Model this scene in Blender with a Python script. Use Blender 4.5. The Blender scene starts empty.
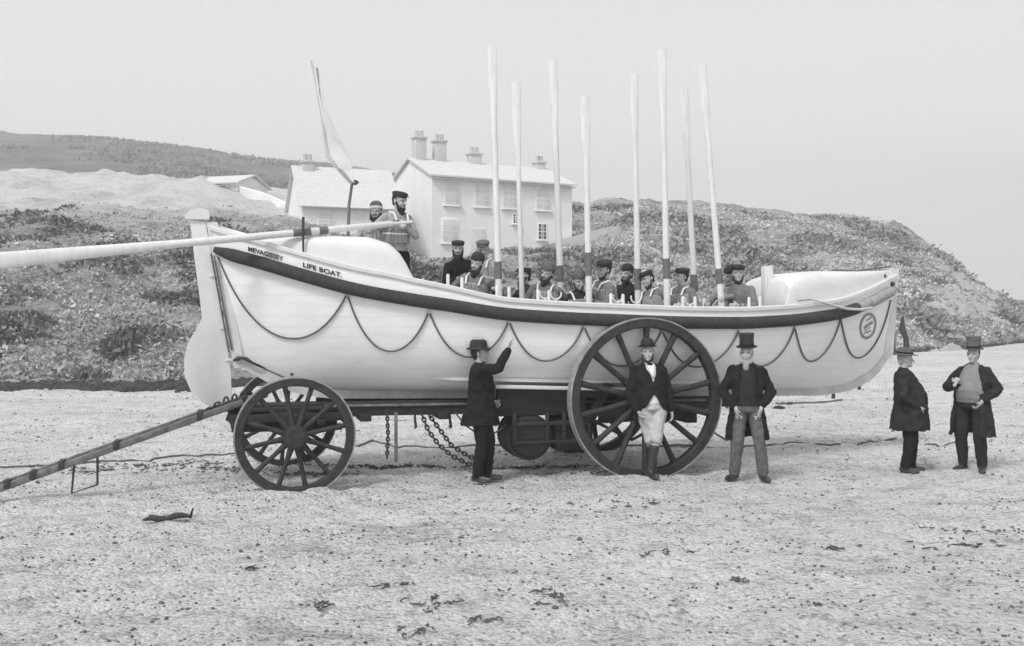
import bpy, bmesh, math, random
from mathutils import Vector, Matrix, noise, kdtree
random.seed(7)
R = math.radians
scn = bpy.context.scene
COL = scn.collection
F, HZ, H = 1000.0, 312.0, 2.1        # focal length in pixels, horizon row, eye height

# ------------------------------------------------------------------ helpers
def lerp(a, b, k): return a + (b - a) * k
def interp(xs, ys, x):
    if x <= xs[0]: return ys[0]
    if x >= xs[-1]: return ys[-1]
    for i in range(len(xs) - 1):
        if x <= xs[i + 1]:
            return lerp(ys[i], ys[i + 1], (x - xs[i]) / (xs[i + 1] - xs[i]))
def smooth_interp(xs, ys, x):
    if x <= xs[0]: return ys[0]
    if x >= xs[-1]: return ys[-1]
    n = len(xs)
    for i in range(n - 1):
        if x <= xs[i + 1]:
            h = xs[i + 1] - xs[i]; k = (x - xs[i]) / h
            def slope(j):
                if j == 0: return (ys[1] - ys[0]) / (xs[1] - xs[0])
                if j == n - 1: return (ys[-1] - ys[-2]) / (xs[-1] - xs[-2])
                return (ys[j + 1] - ys[j - 1]) / (xs[j + 1] - xs[j - 1])
            a, b = ys[i], ys[i + 1]; m0, m1 = slope(i) * h, slope(i + 1) * h
            return ((2*k**3 - 3*k*k + 1) * a + (k**3 - 2*k*k + k) * m0 +
                    (-2*k**3 + 3*k*k) * b + (k**3 - k*k) * m1)

class MB:
    def __init__(s): s.v = []; s.f = []
    def add(s, vs, fs):
        o = len(s.v); s.v += [tuple(p) for p in vs]; s.f += [tuple(i + o for i in f) for f in fs]; return s
    def box(s, c, d, rot=None, bev=0.0):
        c = Vector(c); hx, hy, hz = d[0]/2, d[1]/2, d[2]/2
        if bev <= 0:
            vs = [Vector((x*hx, y*hy, z*hz)) for x in (-1, 1) for y in (-1, 1) for z in (-1, 1)]
            fs = [(0,1,3,2),(4,6,7,5),(0,4,5,1),(2,3,7,6),(0,2,6,4),(1,5,7,3)]
        else:
            bm = bmesh.new(); bmesh.ops.create_cube(bm, size=1)
            for q in bm.verts: q.co = Vector((q.co.x*d[0], q.co.y*d[1], q.co.z*d[2]))
            bmesh.ops.bevel(bm, geom=bm.edges[:], offset=bev, segments=2, affect='EDGES', profile=.5)
            bm.verts.index_update()
            vs = [q.co.copy() for q in bm.verts]; fs = [tuple(q.index for q in f.verts) for f in bm.faces]; bm.free()
        if rot: vs = [rot @ p for p in vs]
        return s.add([c + p for p in vs], fs)
    def beam(s, a, b, w, h, bev=.008, up=(0, 0, 1)):
        a, b = Vector(a), Vector(b); d = b - a; L = d.length; x = d.normalized()
        y = Vector(up).cross(x)
        if y.length < 1e-4: y = Vector((0, 1, 0)).cross(x)
        y.normalize(); z = x.cross(y)
        m = Matrix((x, y, z)).transposed()
        return s.box((a + b) / 2, (L, w, h), m, bev)
    def tube(s, pts, r, n=10, cap=True, squash=None):
        pts = [Vector(p) for p in pts]
        if not isinstance(r, (list, tuple)): r = [r] * len(pts)
        vs = []; fs = []; ref = None
        for i, p in enumerate(pts):
            d = (pts[min(i+1, len(pts)-1)] - pts[max(i-1, 0)]).normalized()
            if ref is None:
                ref = Vector((0, 0, 1)) if abs(d.z) < .9 else Vector((1, 0, 0))
            a = d.cross(ref)
            if a.length < 1e-5: a = d.cross(Vector((0, 1, 0)))
            a.normalize(); b = d.cross(a).normalized(); ref = -b if (-b).dot(ref) > 0 else b
            for k in range(n):
                t = 2*math.pi*k/n
                vs.append(p + (a*math.cos(t) + b*math.sin(t)) * r[i])
        for i in range(len(pts) - 1):
            for k in range(n):
                k2 = (k+1) % n
                fs.append((i*n+k, i*n+k2, (i+1)*n+k2, (i+1)*n+k))
        if cap:
            fs.append(tuple(range(n-1, -1, -1))); o = (len(pts)-1)*n; fs.append(tuple(range(o, o+n)))
        return s.add(vs, fs)
    def loft(s, rings, close=True, cap=True):
        n = len(rings[0]); vs = [p for r in rings for p in r]; fs = []
        for i in range(len(rings) - 1):
            for k in range(n if close else n - 1):
                k2 = (k+1) % n
                fs.append((i*n+k, i*n+k2, (i+1)*n+k2, (i+1)*n+k))
        if cap and close:
            fs.append(tuple(range(n-1, -1, -1))); o = (len(rings)-1)*n; fs.append(tuple(range(o, o+n)))
        return s.add(vs, fs)
    def lathe(s, prof, n=32, m=None, cap=True):
        rings = []
        for r, z in prof:
            ring = [Vector((r*math.cos(2*math.pi*k/n), r*math.sin(2*math.pi*k/n), z)) for k in range(n)]
            if m: ring = [m @ p for p in ring]
            rings.append(ring)
        return s.loft(rings, True, cap)
    def ell(s, c, r, m=None, seg=16, rng=10):
        vs = []; fs = []
        c = Vector(c)
        for i in range(rng + 1):
            th = math.pi * i / rng
            for k in range(seg):
                ph = 2*math.pi*k/seg
                p = Vector((r[0]*math.sin(th)*math.cos(ph), r[1]*math.sin(th)*math.sin(ph), r[2]*math.cos(th)))
                if i in (0, rng) and k: continue
                if m: p = m @ p
                vs.append(c + p)
        def idx(i, k):
            if i == 0: return 0
            if i == rng: return 1 + (rng-1)*seg
            return 1 + (i-1)*seg + k % seg
        for i in range(rng):
            for k in range(seg):
                q = [idx(i, k), idx(i+1, k), idx(i+1, k+1), idx(i, k+1)]
                u = []
                for w in q:
                    if w not in u: u.append(w)
                fs.append(tuple(u))
        return s.add(vs, fs)
    def cap_(s, a, b, ra, rb, n=12):
        a, b = Vector(a), Vector(b); d = b - a; L = d.length
        x = d.normalized() if L > 1e-6 else Vector((0, 0, 1))
        pts = []; rr = []
        for k in range(5):
            t = math.pi/2 * (k/5); pts.append(a - x*ra*math.cos(t)); rr.append(max(ra*math.sin(t), ra*.08))
        m_ = max(1, int(L/.035))
        for k in range(m_+1): pts.append(a.lerp(b, k/m_)); rr.append(lerp(ra, rb, k/m_))
        for k in range(1, 6):
            t = math.pi/2 * (k/5); pts.append(b + x*rb*math.sin(t)); rr.append(max(rb*math.cos(t), rb*.08))
        return s.tube(pts, rr, n)
    def build(s, name, mat, parent=None, smooth=True, loc=None, ang=40):
        me = bpy.data.meshes.new(name); me.from_pydata(s.v, [], s.f); me.update()
        bm = bmesh.new(); bm.from_mesh(me); bmesh.ops.recalc_face_normals(bm, faces=bm.faces[:]); bm.to_mesh(me); bm.free()
        if smooth:
            for p in me.polygons: p.use_smooth = True
            try: me.set_sharp_from_angle(angle=R(ang))
            except Exception: pass
        if mat: me.materials.append(mat)
        o = bpy.data.objects.new(name, me); COL.objects.link(o)
        if parent: o.parent = parent
        if loc: o.location = loc
        return o

def tag(o, label=None, cat=None, group=None, kind=None):
    if label: o['label'] = label
    if cat: o['category'] = cat
    if group: o['group'] = group
    if kind: o['kind'] = kind
    return o
def empty(name, loc, rz=0, label=None, cat=None, group=None):
    o = bpy.data.objects.new(name, None); COL.objects.link(o); o.location = loc; o.rotation_euler = (0, 0, rz)
    o.empty_display_size = .1
    return tag(o, label, cat, group)
def copy_tree(o, parent=None):
    c = o.copy(); COL.objects.link(c); c.parent = parent
    for ch in [q for q in bpy.data.objects if q.parent == o]: copy_tree(ch, c)
    return c

# ------------------------------------------------------------------ materials
def mat(name, g, rough=.7, var=.15, scale=6, bump=0.0, bscale=40, stretch=None, spec=.3, metal=0, g2=None, detail=6, sat=0.0):
    m = bpy.data.materials.new(name); m.use_nodes = True; nt = m.node_tree; N = nt.nodes; L = nt.links
    b = N['Principled BSDF']; b.inputs['Roughness'].default_value = rough
    b.inputs['Specular IOR Level'].default_value = spec; b.inputs['Metallic'].default_value = metal
    tc = N.new('ShaderNodeTexCoord'); mp = N.new('ShaderNodeMapping'); L.new(tc.outputs['Object'], mp.inputs['Vector'])
    if stretch: mp.inputs['Scale'].default_value = stretch
    nz = N.new('ShaderNodeTexNoise'); nz.inputs['Scale'].default_value = scale; nz.inputs['Detail'].default_value = detail
    nz.inputs['Roughness'].default_value = .65
    L.new(mp.outputs[0], nz.inputs['Vector'])
    cr = N.new('ShaderNodeValToRGB'); cr.color_ramp.elements[0].position = .3; cr.color_ramp.elements[1].position = .7
    lo = g*(1-var) if g2 is None else g2; hi = g*(1+var) if g2 is None else g
    cr.color_ramp.elements[0].color = (lo, lo, lo, 1); cr.color_ramp.elements[1].color = (hi, hi, hi, 1)
    L.new(nz.outputs['Fac'], cr.inputs['Fac']); L.new(cr.outputs['Color'], b.inputs['Base Color'])
    if bump > 0:
        n2 = N.new('ShaderNodeTexNoise'); n2.inputs['Scale'].default_value = bscale; n2.inputs['Detail'].default_value = 5
        L.new(mp.outputs[0], n2.inputs['Vector'])
        bp = N.new('ShaderNodeBump'); bp.inputs['Strength'].default_value = 1; bp.inputs['Distance'].default_value = bump
        L.new(n2.outputs['Fac'], bp.inputs['Height']); L.new(bp.outputs['Normal'], b.inputs['Normal'])
    return m
M = {}
def plank_mat(name, g, g2, pitch):
    """painted carvel planking: faint lengthwise seams, scuffs and runs"""
    m = bpy.data.materials.new(name); m.use_nodes = True; nt = m.node_tree; N = nt.nodes; L = nt.links
    b = N['Principled BSDF']; b.inputs['Roughness'].default_value = .5; b.inputs['Specular IOR Level'].default_value = .35
    tc = N.new('ShaderNodeTexCoord')
    mp = N.new('ShaderNodeMapping'); mp.inputs['Scale'].default_value = (.8, 1, 4); L.new(tc.outputs['Object'], mp.inputs[0])
    n1 = N.new('ShaderNodeTexNoise'); n1.inputs['Scale'].default_value = 2.2; n1.inputs['Detail'].default_value = 9; n1.inputs['Roughness'].default_value = .7
    L.new(mp.outputs[0], n1.inputs[0])
    cr = N.new('ShaderNodeValToRGB'); cr.color_ramp.elements[0].position = .28; cr.color_ramp.elements[1].position = .55
    cr.color_ramp.elements[0].color = (g2, g2, g2, 1); cr.color_ramp.elements[1].color = (g, g, g, 1)
    L.new(n1.outputs['Fac'], cr.inputs[0])
    sx = N.new('ShaderNodeSeparateXYZ'); L.new(tc.outputs['Object'], sx.inputs[0])
    mm = N.new('ShaderNodeMath'); mm.operation = 'MULTIPLY'; mm.inputs[1].default_value = 1/pitch; L.new(sx.outputs['Z'], mm.inputs[0])
    fr = N.new('ShaderNodeMath'); fr.operation = 'FRACT'; L.new(mm.outputs[0], fr.inputs[0])
    r2 = N.new('ShaderNodeValToRGB'); r2.color_ramp.elements[0].position = .0; r2.color_ramp.elements[0].color = (.72,.72,.72,1)
    r2.color_ramp.elements[1].position = .06; r2.color_ramp.elements[1].color = (1,1,1,1)
    L.new(fr.outputs[0], r2.inputs[0])
    mx = N.new('ShaderNodeMix'); mx.data_type = 'RGBA'; mx.blend_type = 'MULTIPLY'; mx.inputs['Factor'].default_value = .6
    L.new(cr.outputs[0], mx.inputs['A']); L.new(r2.outputs[0], mx.inputs['B']); L.new(mx.outputs['Result'], b.inputs['Base Color'])
    bp = N.new('ShaderNodeBump'); bp.inputs['Distance'].default_value = .004; bp.inputs['Strength'].default_value = .6
    L.new(r2.outputs[0], bp.inputs['Height']); L.new(bp.outputs[0], b.inputs['Normal'])
    return m
M['hull'] = plank_mat('hull_paint', .82, .73, .13)
M['deck'] = mat('deck_paint', .70, .5, g2=.62, scale=3, bump=.003, bscale=25)
M['trim'] = mat('trim_paint', .68, .5, g2=.58, scale=9)
M['fender'] = mat('cork_fender_canvas', .045, .9, var=.35, scale=14, bump=.006, bscale=30)
M['fender_pale'] = mat('cork_fender_pale', .30, .9, var=.3, scale=14, bump=.006, bscale=30)
M['keelwood'] = mat('keel_paint', .62, .6, g2=.42, scale=5)
M['timber'] = mat('dark_timber', .03, .8, var=.4, scale=8, bump=.004, bscale=30, stretch=(.5, 3, 3))
M['wheelwood'] = mat('wheel_wood', .035, .7, var=.5, scale=12, bump=.004, bscale=40)
M['iron'] = mat('iron', .03, .55, var=.4, scale=30, bump=.003, bscale=60, spec=.5)
M['tyre'] = mat('worn_iron_tyre', .38, .6, g2=.15, scale=10, bump=.004, bscale=50, spec=.5)
M['polewood'] = mat('weathered_pole_wood', .22, .8, g2=.08, scale=10, bump=.004, bscale=40)
M['rope'] = mat('rope', .12, .9, var=.3, scale=60, bump=.003, bscale=120)
M['paleRope'] = mat('pale_rope', .5, .9, var=.2, scale=60, bump=.003, bscale=120)
M['black'] = mat('black_paint', .03, .7)
M['oar'] = mat('oar_paint', .74, .5, g2=.60, scale=5, stretch=(4, 4, .6))
M['leather'] = mat('oar_leather', .14, .8, var=.3, scale=20)
M['skin'] = mat('skin', .50, .65, g2=.34, scale=14)
M['cloth_black'] = mat('black_wool', .016, .95, var=.35, scale=9, bump=.012, bscale=11, spec=.15)
M['cloth_dark'] = mat('dark_wool', .026, .95, var=.35, scale=8, bump=.012, bscale=11, spec=.15)
M['cloth_mid'] = mat('grey_tweed', .12, .95, var=.3, scale=14, bump=.014, bscale=12, spec=.15)
M['cloth_pale'] = mat('pale_cloth', .55, .95, g2=.38, scale=10, bump=.012, bscale=12, spec=.15)
M['cloth_guernsey'] = mat('guernsey', .17, .95, var=.25, scale=18, bump=.01, bscale=14, spec=.15)
M['linen'] = mat('linen', .7, .9, var=.08, scale=20)
M['cork'] = mat('cork', .42, .95, g2=.22, scale=25, bump=.008, bscale=40)
M['hair_dark'] = mat('dark_hair', .03, .9, var=.4, scale=60, bump=.01, bscale=70)
M['hair_grey'] = mat('grey_hair', .42, .9, g2=.25, scale=50, bump=.01, bscale=70)
M['boot'] = mat('boot_leather', .035, .45, var=.5, scale=12, bump=.004, bscale=25, spec=.5)
M['felt'] = mat('hat_felt', .03, .8, var=.3, scale=20)
M['felt_mid'] = mat('hat_felt_grey', .11, .85, var=.3, scale=20)
M['eye'] = mat('eye', .03, .3)

# ------------------------------------------------------------------ boat frame
A0 = R(15.5); U = Vector((math.cos(A0), math.sin(A0))); W = Vector((-math.sin(A0), math.cos(A0)))
FW = Vector((-2.53, 11.67)); C0 = FW + W * 1.1
def loc_of(px, py, v):
    k = (px - 512) / F
    t = (k*(C0.y + v*W.y) - C0.x - v*W.x) / (U.x - k*U.y)
    Y = C0.y + t*U.y + v*W.y
    return t, H - (py - HZ)/F*Y
def world(t, v, z): return Vector((C0.x + t*U.x + v*W.x, C0.y + t*U.y + v*W.y, z))
def gpt(px, py, z=0.0):
    Y = (H - z) / ((py - HZ)/F); return Vector(((px-512)/F*Y, Y, z))
def at(px, py, Y): return Vector(((px-512)/F*Y, Y, H - (py-HZ)/F*Y))

def t_stern(z): return interp([1.2, 1.45, 3.3], [-.60, -.665, -1.0], z)
def t_bow(z): return interp([.8, 1.466, 2.8], [8.72, 8.835, 8.94], z)
def s_of(t, z): return 2*(t - t_stern(z))/(t_bow(z) - t_stern(z)) - 1
def t_of(s, z): return lerp(t_stern(z), t_bow(z), (s+1)/2)
BH = 1.0
def bw(s): return max(.035, BH * max(0, 1 - min(1, abs(s))**2.5)**.85)
fp = [(214,249),(235,255.5),(257,261.5),(303,275),(355,289),(413,299.5),(450,305),(500,313),(560,317.5),(620,320),(680,322),(740,322.5),(766,321.5),(800,319),(842,312.5),(866,304),(892,288)]
SX, SZ = [], []
for px, py in fp:
    v = -.5; z = 2.2
    for _ in range(30):
        t, z = loc_of(px, py, v); v = lerp(v, -(bw(s_of(t, z)) + .03), .5)
    SX.append(s_of(t, z)); SZ.append(z)
SX[0] = -1.0; SX[-1] = 1.0
def zs(s): return smooth_interp(SX, SZ, s)
kp = [(-.665, 1.45), (-.347, 1.24), (.12, 1.05), (.5, .99), (2, .96), (5, .91), (7.6, .87), (8.1, .92), (8.5, 1.08), (8.72, 1.28), (8.835, 1.47)]
KX = [s_of(t, z) for t, z in kp]; KX[0] = -1; KX[-1] = 1
def zk(s): return interp(KX, [z for t, z in kp], s)
def nx(s): return lerp(2.7, 1.25, abs(s)**1.6)
def vhull(t, z):
    s = max(-1, min(1, s_of(t, z))); a, b = zs(s), zk(s) + .1
    q = max(0, min(1, (a - z)/(a - b)))
    return bw(s) * (1 - q**nx(s))**(1/nx(s))
def gun(s): return .19 + .085*max(0, min(1, (-s-.30)/.30))
BZ = .87
boat = empty('lifeboat', world(4, 0, 0) + Vector((0, 0, BZ)), A0, 'long white pulling lifeboat with dark cork fender, resting on its wheeled carriage', 'lifeboat')
OFF = Vector((-4, 0, -BZ))
def B(mb, name, m, parent=None, smooth=True, ang=40):
    mb.v = [tuple(Vector(p) + OFF) for p in mb.v]
    return mb.build(name, m, parent or boat, smooth, ang=ang)

# hull: outer and inner skins closed over the gunwale
def section(s, inset=0.0, top=None, lift=0.0):
    top = gun(s)
    a, b, n, w = zs(s), zk(s) + .1, nx(s), bw(s)
    pts = []
    K = 22
    for i in range(K + 1):
        th = math.pi/2 * i / K
        y = math.sin(th)**(2/n) if i else 0.0
        q = math.cos(th)**(2/n) if i < K else 0.0
        z = a - q*(a - b)
        pts.append((y*w, z))
    pts.append((w*.985, a + top*.5)); pts.append((w*.97, a + top))
    out = []
    for y, z in pts:
        out.append((max(0, y - inset), z + (lift if z < a else 0)))
    return out
mb = MB(); rings = []
NS = 90
for i in range(NS + 1):
    x = -1 + 2*i/NS; s = math.sin(x*math.pi/2)*.35 + x*.65
    outer = section(s); th = min(.05, bw(s)*.4); inner = section(s, th, None, .08)
    ring = [Vector((t_of(s, z), -y, z)) for y, z in reversed(outer)] + [Vector((t_of(s, z), y, z)) for y, z in outer[1:]]
    ring += [Vector((t_of(s, z), y, z)) for y, z in reversed(inner)] + [Vector((t_of(s, z), -y, z)) for y, z in inner[1:]]
    rings.append(ring)
mb.loft(rings); B(mb, 'hull', M['hull'], ang=50)

def along(fn, n=120, s0=-1.0, s1=1.0): return [fn(lerp(s0, s1, i/n)) for i in range(n+1)]
def side_tube(name, m, side, off, dz, r, s0=-1, s1=1, n=120, rz=None):
    mb = MB(); pts = []; rr = []
    for i in range(n+1):
        s = lerp(s0, s1, i/n); z = zs(s) + dz
        pts.append(Vector((t_of(s, z), side*(bw(s) + off), z)))
        e = min(1, (1 - abs(s))*14 + .45); rr.append(r*e)
    mb.tube(pts, rr, 14); return B(mb, name, m)
for sd in (-1, 1):
    side_tube('cork_fender', M['fender'], sd, .035, -.005, .082, -1, .80)
    o = side_tube('cork_fender', M['fender_pale'], sd, .035, -.005, .080, .801, 1)  # paler fender section over the bow end
    o['label'] = 'pale end of the cork fender'
    # gunwale capping
    mb = MB(); rr = []
    for i in range(121):
        s = -1 + 2*i/120; z = zs(s) + gun(s); w = bw(s)*.97; t = t_of(s, z)
        rr.append([Vector((t, sd*(w+.035), z-.035)), Vector((t, sd*(w+.035), z+.008)), Vector((t, sd*(w+.02), z+.022)), Vector((t, sd*max(.005, w-.07), z+.022)), Vector((t, sd*max(.005, w-.07), z-.03))])
    mb.loft(rr); B(mb, 'gunwale', M['trim'])
    # bilge keel: a pale rubbing strake low on the bilge
    mb = MB(); rr = []
    for i in range(41):
        t = lerp(1.75, 6.4, i/40); z = lerp(1.26, 1.12, i/40); v = vhull(t, z); e = min(1, min(i, 40-i)/3 + .15)
        rr.append([Vector((t, sd*(v-.02), z+.03*e)), Vector((t, sd*(v+.055*e), z+.022*e)), Vector((t, sd*(v+.055*e), z-.02*e)), Vector((t, sd*(v-.03), z-.03*e))])
    mb.loft(rr); B(mb, 'bilge_keel', M['trim'])
# keel, sternpost and stem as one centreline timber each
mb = MB(); rr = []
for i in range(61):
    s = lerp(-1, 1, i/60); z = zk(s); t = t_of(s, z)
    rr.append([Vector((t, -.05, z+.14)), Vector((t, -.055, z-.0)), Vector((t, .055, z-.0)), Vector((t, .05, z+.14))])
mb.loft(rr); B(mb, 'keel', M['keelwood'])
def post(name, tf, z0, z1, w, d, sgn):
    mb = MB(); rr = []
    for i in range(13):
        z = lerp(z0, z1, i/12); t = tf(z)
        rr.append([Vector((t - sgn*.10, -w, z)), Vector((t - sgn*.10, w, z)), Vector((t + sgn*d, w*.7, z)), Vector((t + sgn*d, -w*.7, z))])
    mb.loft(rr); return B(mb, name, M['trim'])
post('sternpost', t_stern, 1.40, 3.22, .05, .035, -1)
post('stem', t_bow, 1.40, 2.76, .05, .05, 1)

# end air cases
def case(name, tz):
    ts = [a for a, b in tz]; hz = [b for a, b in tz]
    mb = MB(); rr = []
    n = 40
    for i in range(n+1):
        t = lerp(ts[0], ts[-1], i/n); h = interp(ts, hz, t)
        z0 = 2.4
        s = max(-1, min(1, s_of(t, 2.5))); zg = zs(s) + gun(s) - .06; w = max(.02, bw(s)*.97 - .055)
        h = max(h, zg + .03)
        ring = [Vector((t, -w, zg - .25)), Vector((t, -w, zg))]
        for k in range(0, 17):
            a = math.pi*k/16; c, sn = math.cos(a), math.sin(a); e = 2/5.5
            ring.append(Vector((t, -w*abs(c)**e*(1 if c > 0 else -1), zg + (h - zg)*abs(sn)**e)))
        ring += [Vector((t, w, zg - .25))]
        rr.append(ring)
    mb.loft(rr); return B(mb, name, M['deck'], ang=35)
case('stern_air_case', [(-1.0, 3.22), (-.8, 3.16), (-.35, 3.03), (.5, 3.06), (.95, 3.05), (1.2, 2.97), (1.33, 2.84), (1.42, 2.66), (1.50, 2.45)])
case('bow_air_case', [(6.66, 2.25), (6.70, 2.50), (6.78, 2.59), (6.95, 2.65), (7.33, 2.69), (8.15, 2.70), (8.9, 2.73)])
# thwarts, floor
def floor_w(s, z):
    a, b, n = zs(s), zk(s) + .1, nx(s); q = max(0, min(1, (a-z)/(a-b))); return bw(s)*(1-q**n)**(1/n) - .07
mb = MB(); rr = []
for i in range(31):
    t = lerp(1.2, 6.9, i/30); w = max(.05, floor_w(s_of(t, 1.6), 1.55))
    rr.append([Vector((t, -w, 1.53)), Vector((t, -w, 1.56)), Vector((t, w, 1.56)), Vector((t, w, 1.53))])
mb.loft(rr); B(mb, 'floor_boards', M['trim'])
for t in (1.9, 2.7, 3.5, 4.3, 5.1, 5.9, 6.5):
    w = floor_w(s_of(t, 1.8), 1.8)
    B(MB().box((t, 0, 1.79), (.2, 2*w, .04), bev=.008), 'thwart', M['trim'])
# grab lines looped along the side
att = [(218,257),(347,294),(429,311),(509,321),(584,326),(662,330),(739,331),(795,327),(841,319),(891,300)]
low = [337, 351, 357, 361, 366, 367, 366, 361, 357]
def hull_pt(px, py, off=.02):
    v = -.6
    for _ in range(40):
        t, z = loc_of(px, py, v); v = lerp(v, -(vhull(t, z) + off), .5)
    return Vector((t, -(vhull(t, z)+off), z))
for i in range(len(att)-1):
    p, q = hull_pt(*att[i]), hull_pt(*att[i+1])
    mid = hull_pt((att[i][0]+att[i+1][0])/2, low[i])
    sag = (p.z+q.z)/2 - mid.z
    pts = []
    for k in range(33):
        x = k/32; t = lerp(p.x, q.x, x); z = lerp(p.z, q.z, x) - sag*(math.cosh(1.6)-math.cosh(1.6*(2*x-1)))/(math.cosh(1.6)-1)
        pts.append(Vector((t, -(vhull(t, z)+.016), z)))
    B(MB().tube(pts, .0115, 6), 'grab_line', M['rope'])
for a in att[1:-1]:
    p = hull_pt(*a); B(MB().tube([p + Vector((0, -.01, .05)), p + Vector((0, -.02, -.03))], .014, 8), 'grab_line_toggle', M['paleRope'])
for sx in range(9):   # far side lines
    s0, s1 = -.97 + sx*.215, -.97 + (sx+1)*.215
    pts = []
    for k in range(17):
        x = k/16; s = lerp(s0, s1, x); z = zs(s) - .1 - .42*(1-(2*x-1)**2)
        t = t_of(s, z); pts.append(Vector((t, vhull(t, z)+.02, z)))
    B(MB().tube(pts, .011, 6), 'grab_line', M['rope'])
# thole pins along both gunwales
for px in (448, 462, 497, 509, 538, 549, 611, 623, 683, 695, 749, 760):
    v = -.9
    for _ in range(20): t, z = loc_of(px, 300, v); v = -(bw(s_of(t, 2.2))*.97 - .02)
    zz = zs(s_of(t, 2.1)) + gun(s_of(t, 2.1))
    for sd in (-1, 1):
        B(MB().tube([(t, sd*abs(v), zz), (t, sd*abs(v), zz+.13), (t, sd*abs(v), zz+.15)], [.02, .022, .014], 10), 'thole_pin', M['oar'])
# iron crutches (curved rowlocks)
for px in (545, 556, 618, 690, 636):
    v = -.9
    for _ in range(20): t, z = loc_of(px, 300, v); v = -(bw(s_of(t, 2.2))*.97 - .02)
    zz = zs(s_of(t, 2.1)) + gun(s_of(t, 2.1)) + .02
    B(MB().tube([Vector((t + .07*math.cos(a), v, zz + .09 + .07*math.sin(a))) for a in [R(x) for x in range(-200, 21, 20)]], .011, 8).tube([(t, v, zz-.03), (t, v, zz+.02)], .012, 8), 'rowlock', M['trim'])
# rudder
rp = [(190,221),(195,262),(200,300),(202,318),(196,330),(188,343),(184,360),(185,377),(191,391),(203,403),(215,408),(226,405),(232,399),(231,372),(227,345),(221,310),(214,265),(210,222)]
r3 = []
for px, py in rp:
    t, z = loc_of(px, py, 0); r3.append((t, z))
def edge_shift(t, z): return min(t, t_stern(z) - .045) if z > 1.4 else t
mb = MB(); n = len(r3)
pr = [(edge_shift(t, z), z) for t, z in r3]
cx = sum(t for t, z in pr)/n; cz = sum(z for t, z in pr)/n
vs = []
for y, sc in ((-.016, .96), (-.03, .9), (.03, .9), (.016, .96)):
    pass
rngs = []
for y, ins in ((-.028, .012), (-.022, 0), (.022, 0), (.028, .012)):
    rngs.append([Vector((t + (cx-t)*ins, y, z + (cz-z)*ins)) for t, z in pr])
mb.loft(rngs); rud = B(mb, 'rudder', M['deck'], ang=30)
t, z = loc_of(199, 214, 0)
cp = [(-.16, -.07), (-.17, -.02), (-.10, .05), (.0, .075), (.11, .05), (.13, -.02), (.12, -.07)]
B(MB().loft([[Vector((t+a, y, z+b)) for a, b in cp] for y in (-.06, .06)]), 'rudder_head', M['deck'], rud, ang=30)
rud_head = bpy.data.objects[-1]
for (zz, tt) in ((1.9, 0), (2.55, 0), (1.5, 0)):
    t = t_stern(zz); B(MB().box((t-.03, 0, zz), (.16, .09, .035), bev=.006), 'gudgeon', M['trim'])
# rudder yoke lines and stern tackle
for a, b in (((211, 254), (229, 352)), ((214, 256), (232, 350))):
    p, q = hull_pt(*a, .03), hull_pt(*b, .03)
    pts = [Vector((lerp(p.x, q.x, k/10), lerp(p.y, q.y, k/10)-.02, lerp(p.z, q.z, k/10))) for k in range(11)]
    B(MB().tube(pts, .011, 6), 'rudder_line', M['rope'])
pts = [Vector((t_of(-1+.0, 1.5)+x, -(.07+.05*math.sin(x*9)), 1.5 + dz)) for x, dz in ((-.02,.0),(.04,.02),(.08,.03),(.14,.01),(.2,-.03),(.28,-.07),(.36,-.11))]
B(MB().tube(pts, [.015,.03,.018,.026,.016,.016,.01], 8), 'tackle_block', M['iron'])
pts = [hull_pt(px, py, .015) for px, py in ((248,361),(270,371),(296,383),(318,391),(345,397))]
B(MB().tube(pts, .008, 6), 'stern_rope', M['rope'])
for px, py in ((264,373),(292,374)):
    p = hull_pt(px, py, .0); B(MB().ell(p, (.022, .012, .022)), 'bolt', M['iron'])
p = hull_pt(434, 311+83, 0)
# bow fittings: bitts, painter, plate
t, z = loc_of(767, 262, -.1); B(MB().box((t, -.1, 2.45), (.13, .13, .62), bev=.012), 'towing_bollard', M['oar'])
pp = [(797,300),(812,299),(822,302),(835,306),(848,309),(860,309.5),(872,308)]
pts = []
for px, py in pp:
    t, z = loc_of(px, py, -.5); v = -(bw(s_of(t, z)) + .10)
    for _ in range(10): t, z = loc_of(px, py, v); v = -(bw(s_of(t, 2.2)) + .13 if px > 815 else bw(s_of(t, 2.2)))
    pts.append(Vector((t, v, z)))
B(MB().tube(pts, .02, 8), 'painter_rope', M['paleRope'])
for px, py, r in ((785,300.5,1.0),):
    v = -.6
    for _ in range(20): t, z = loc_of(px, py, v); v = -(bw(s_of(t, 2.2))*.97 - .03)
    B(MB().box((t, v+.02, z+.01), (.26, .03, .07), bev=.012), 'scupper_shadow_gap', M['black'])
bpy.data.objects.remove(bpy.data.objects['scupper_shadow_gap'])
for px, py, r in ((895,284,.035),(887,276,.025)):
    t, z = loc_of(px, py, -.09); B(MB().ell((t-.04, -.09, z), (r, .03, r)), 'ring_bolt', M['iron'])
# hand rope eye on the stern deck
t, z = loc_of(269, 246, -.5)
def deck_side(px, py):
    v = -.5
    for _ in range(25):
        t, z = loc_of(px, py, v); s = s_of(t, 2.5); v = lerp(v, -(bw(s)*.97 - .055), .5)
    return Vector((t, v, z))
p = deck_side(268, 246)
B(MB().tube([p + Vector((.07*math.cos(a), -.03, .045*math.sin(a))) for a in [R(x) for x in range(-170, 21, 19)]], .017, 8), 'deck_handle', M['iron'])
p = deck_side(303, 240); q = deck_side(303, 268)
B(MB().tube([p + Vector((0, -.04, .28)), p + Vector((0, -.04, 0)), q + Vector((0, -.03, 0))], [.018, .014, .008], 8), 'oar_crutch', M['iron'])
crutch_top = p + Vector((0, -.04, .10))
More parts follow.
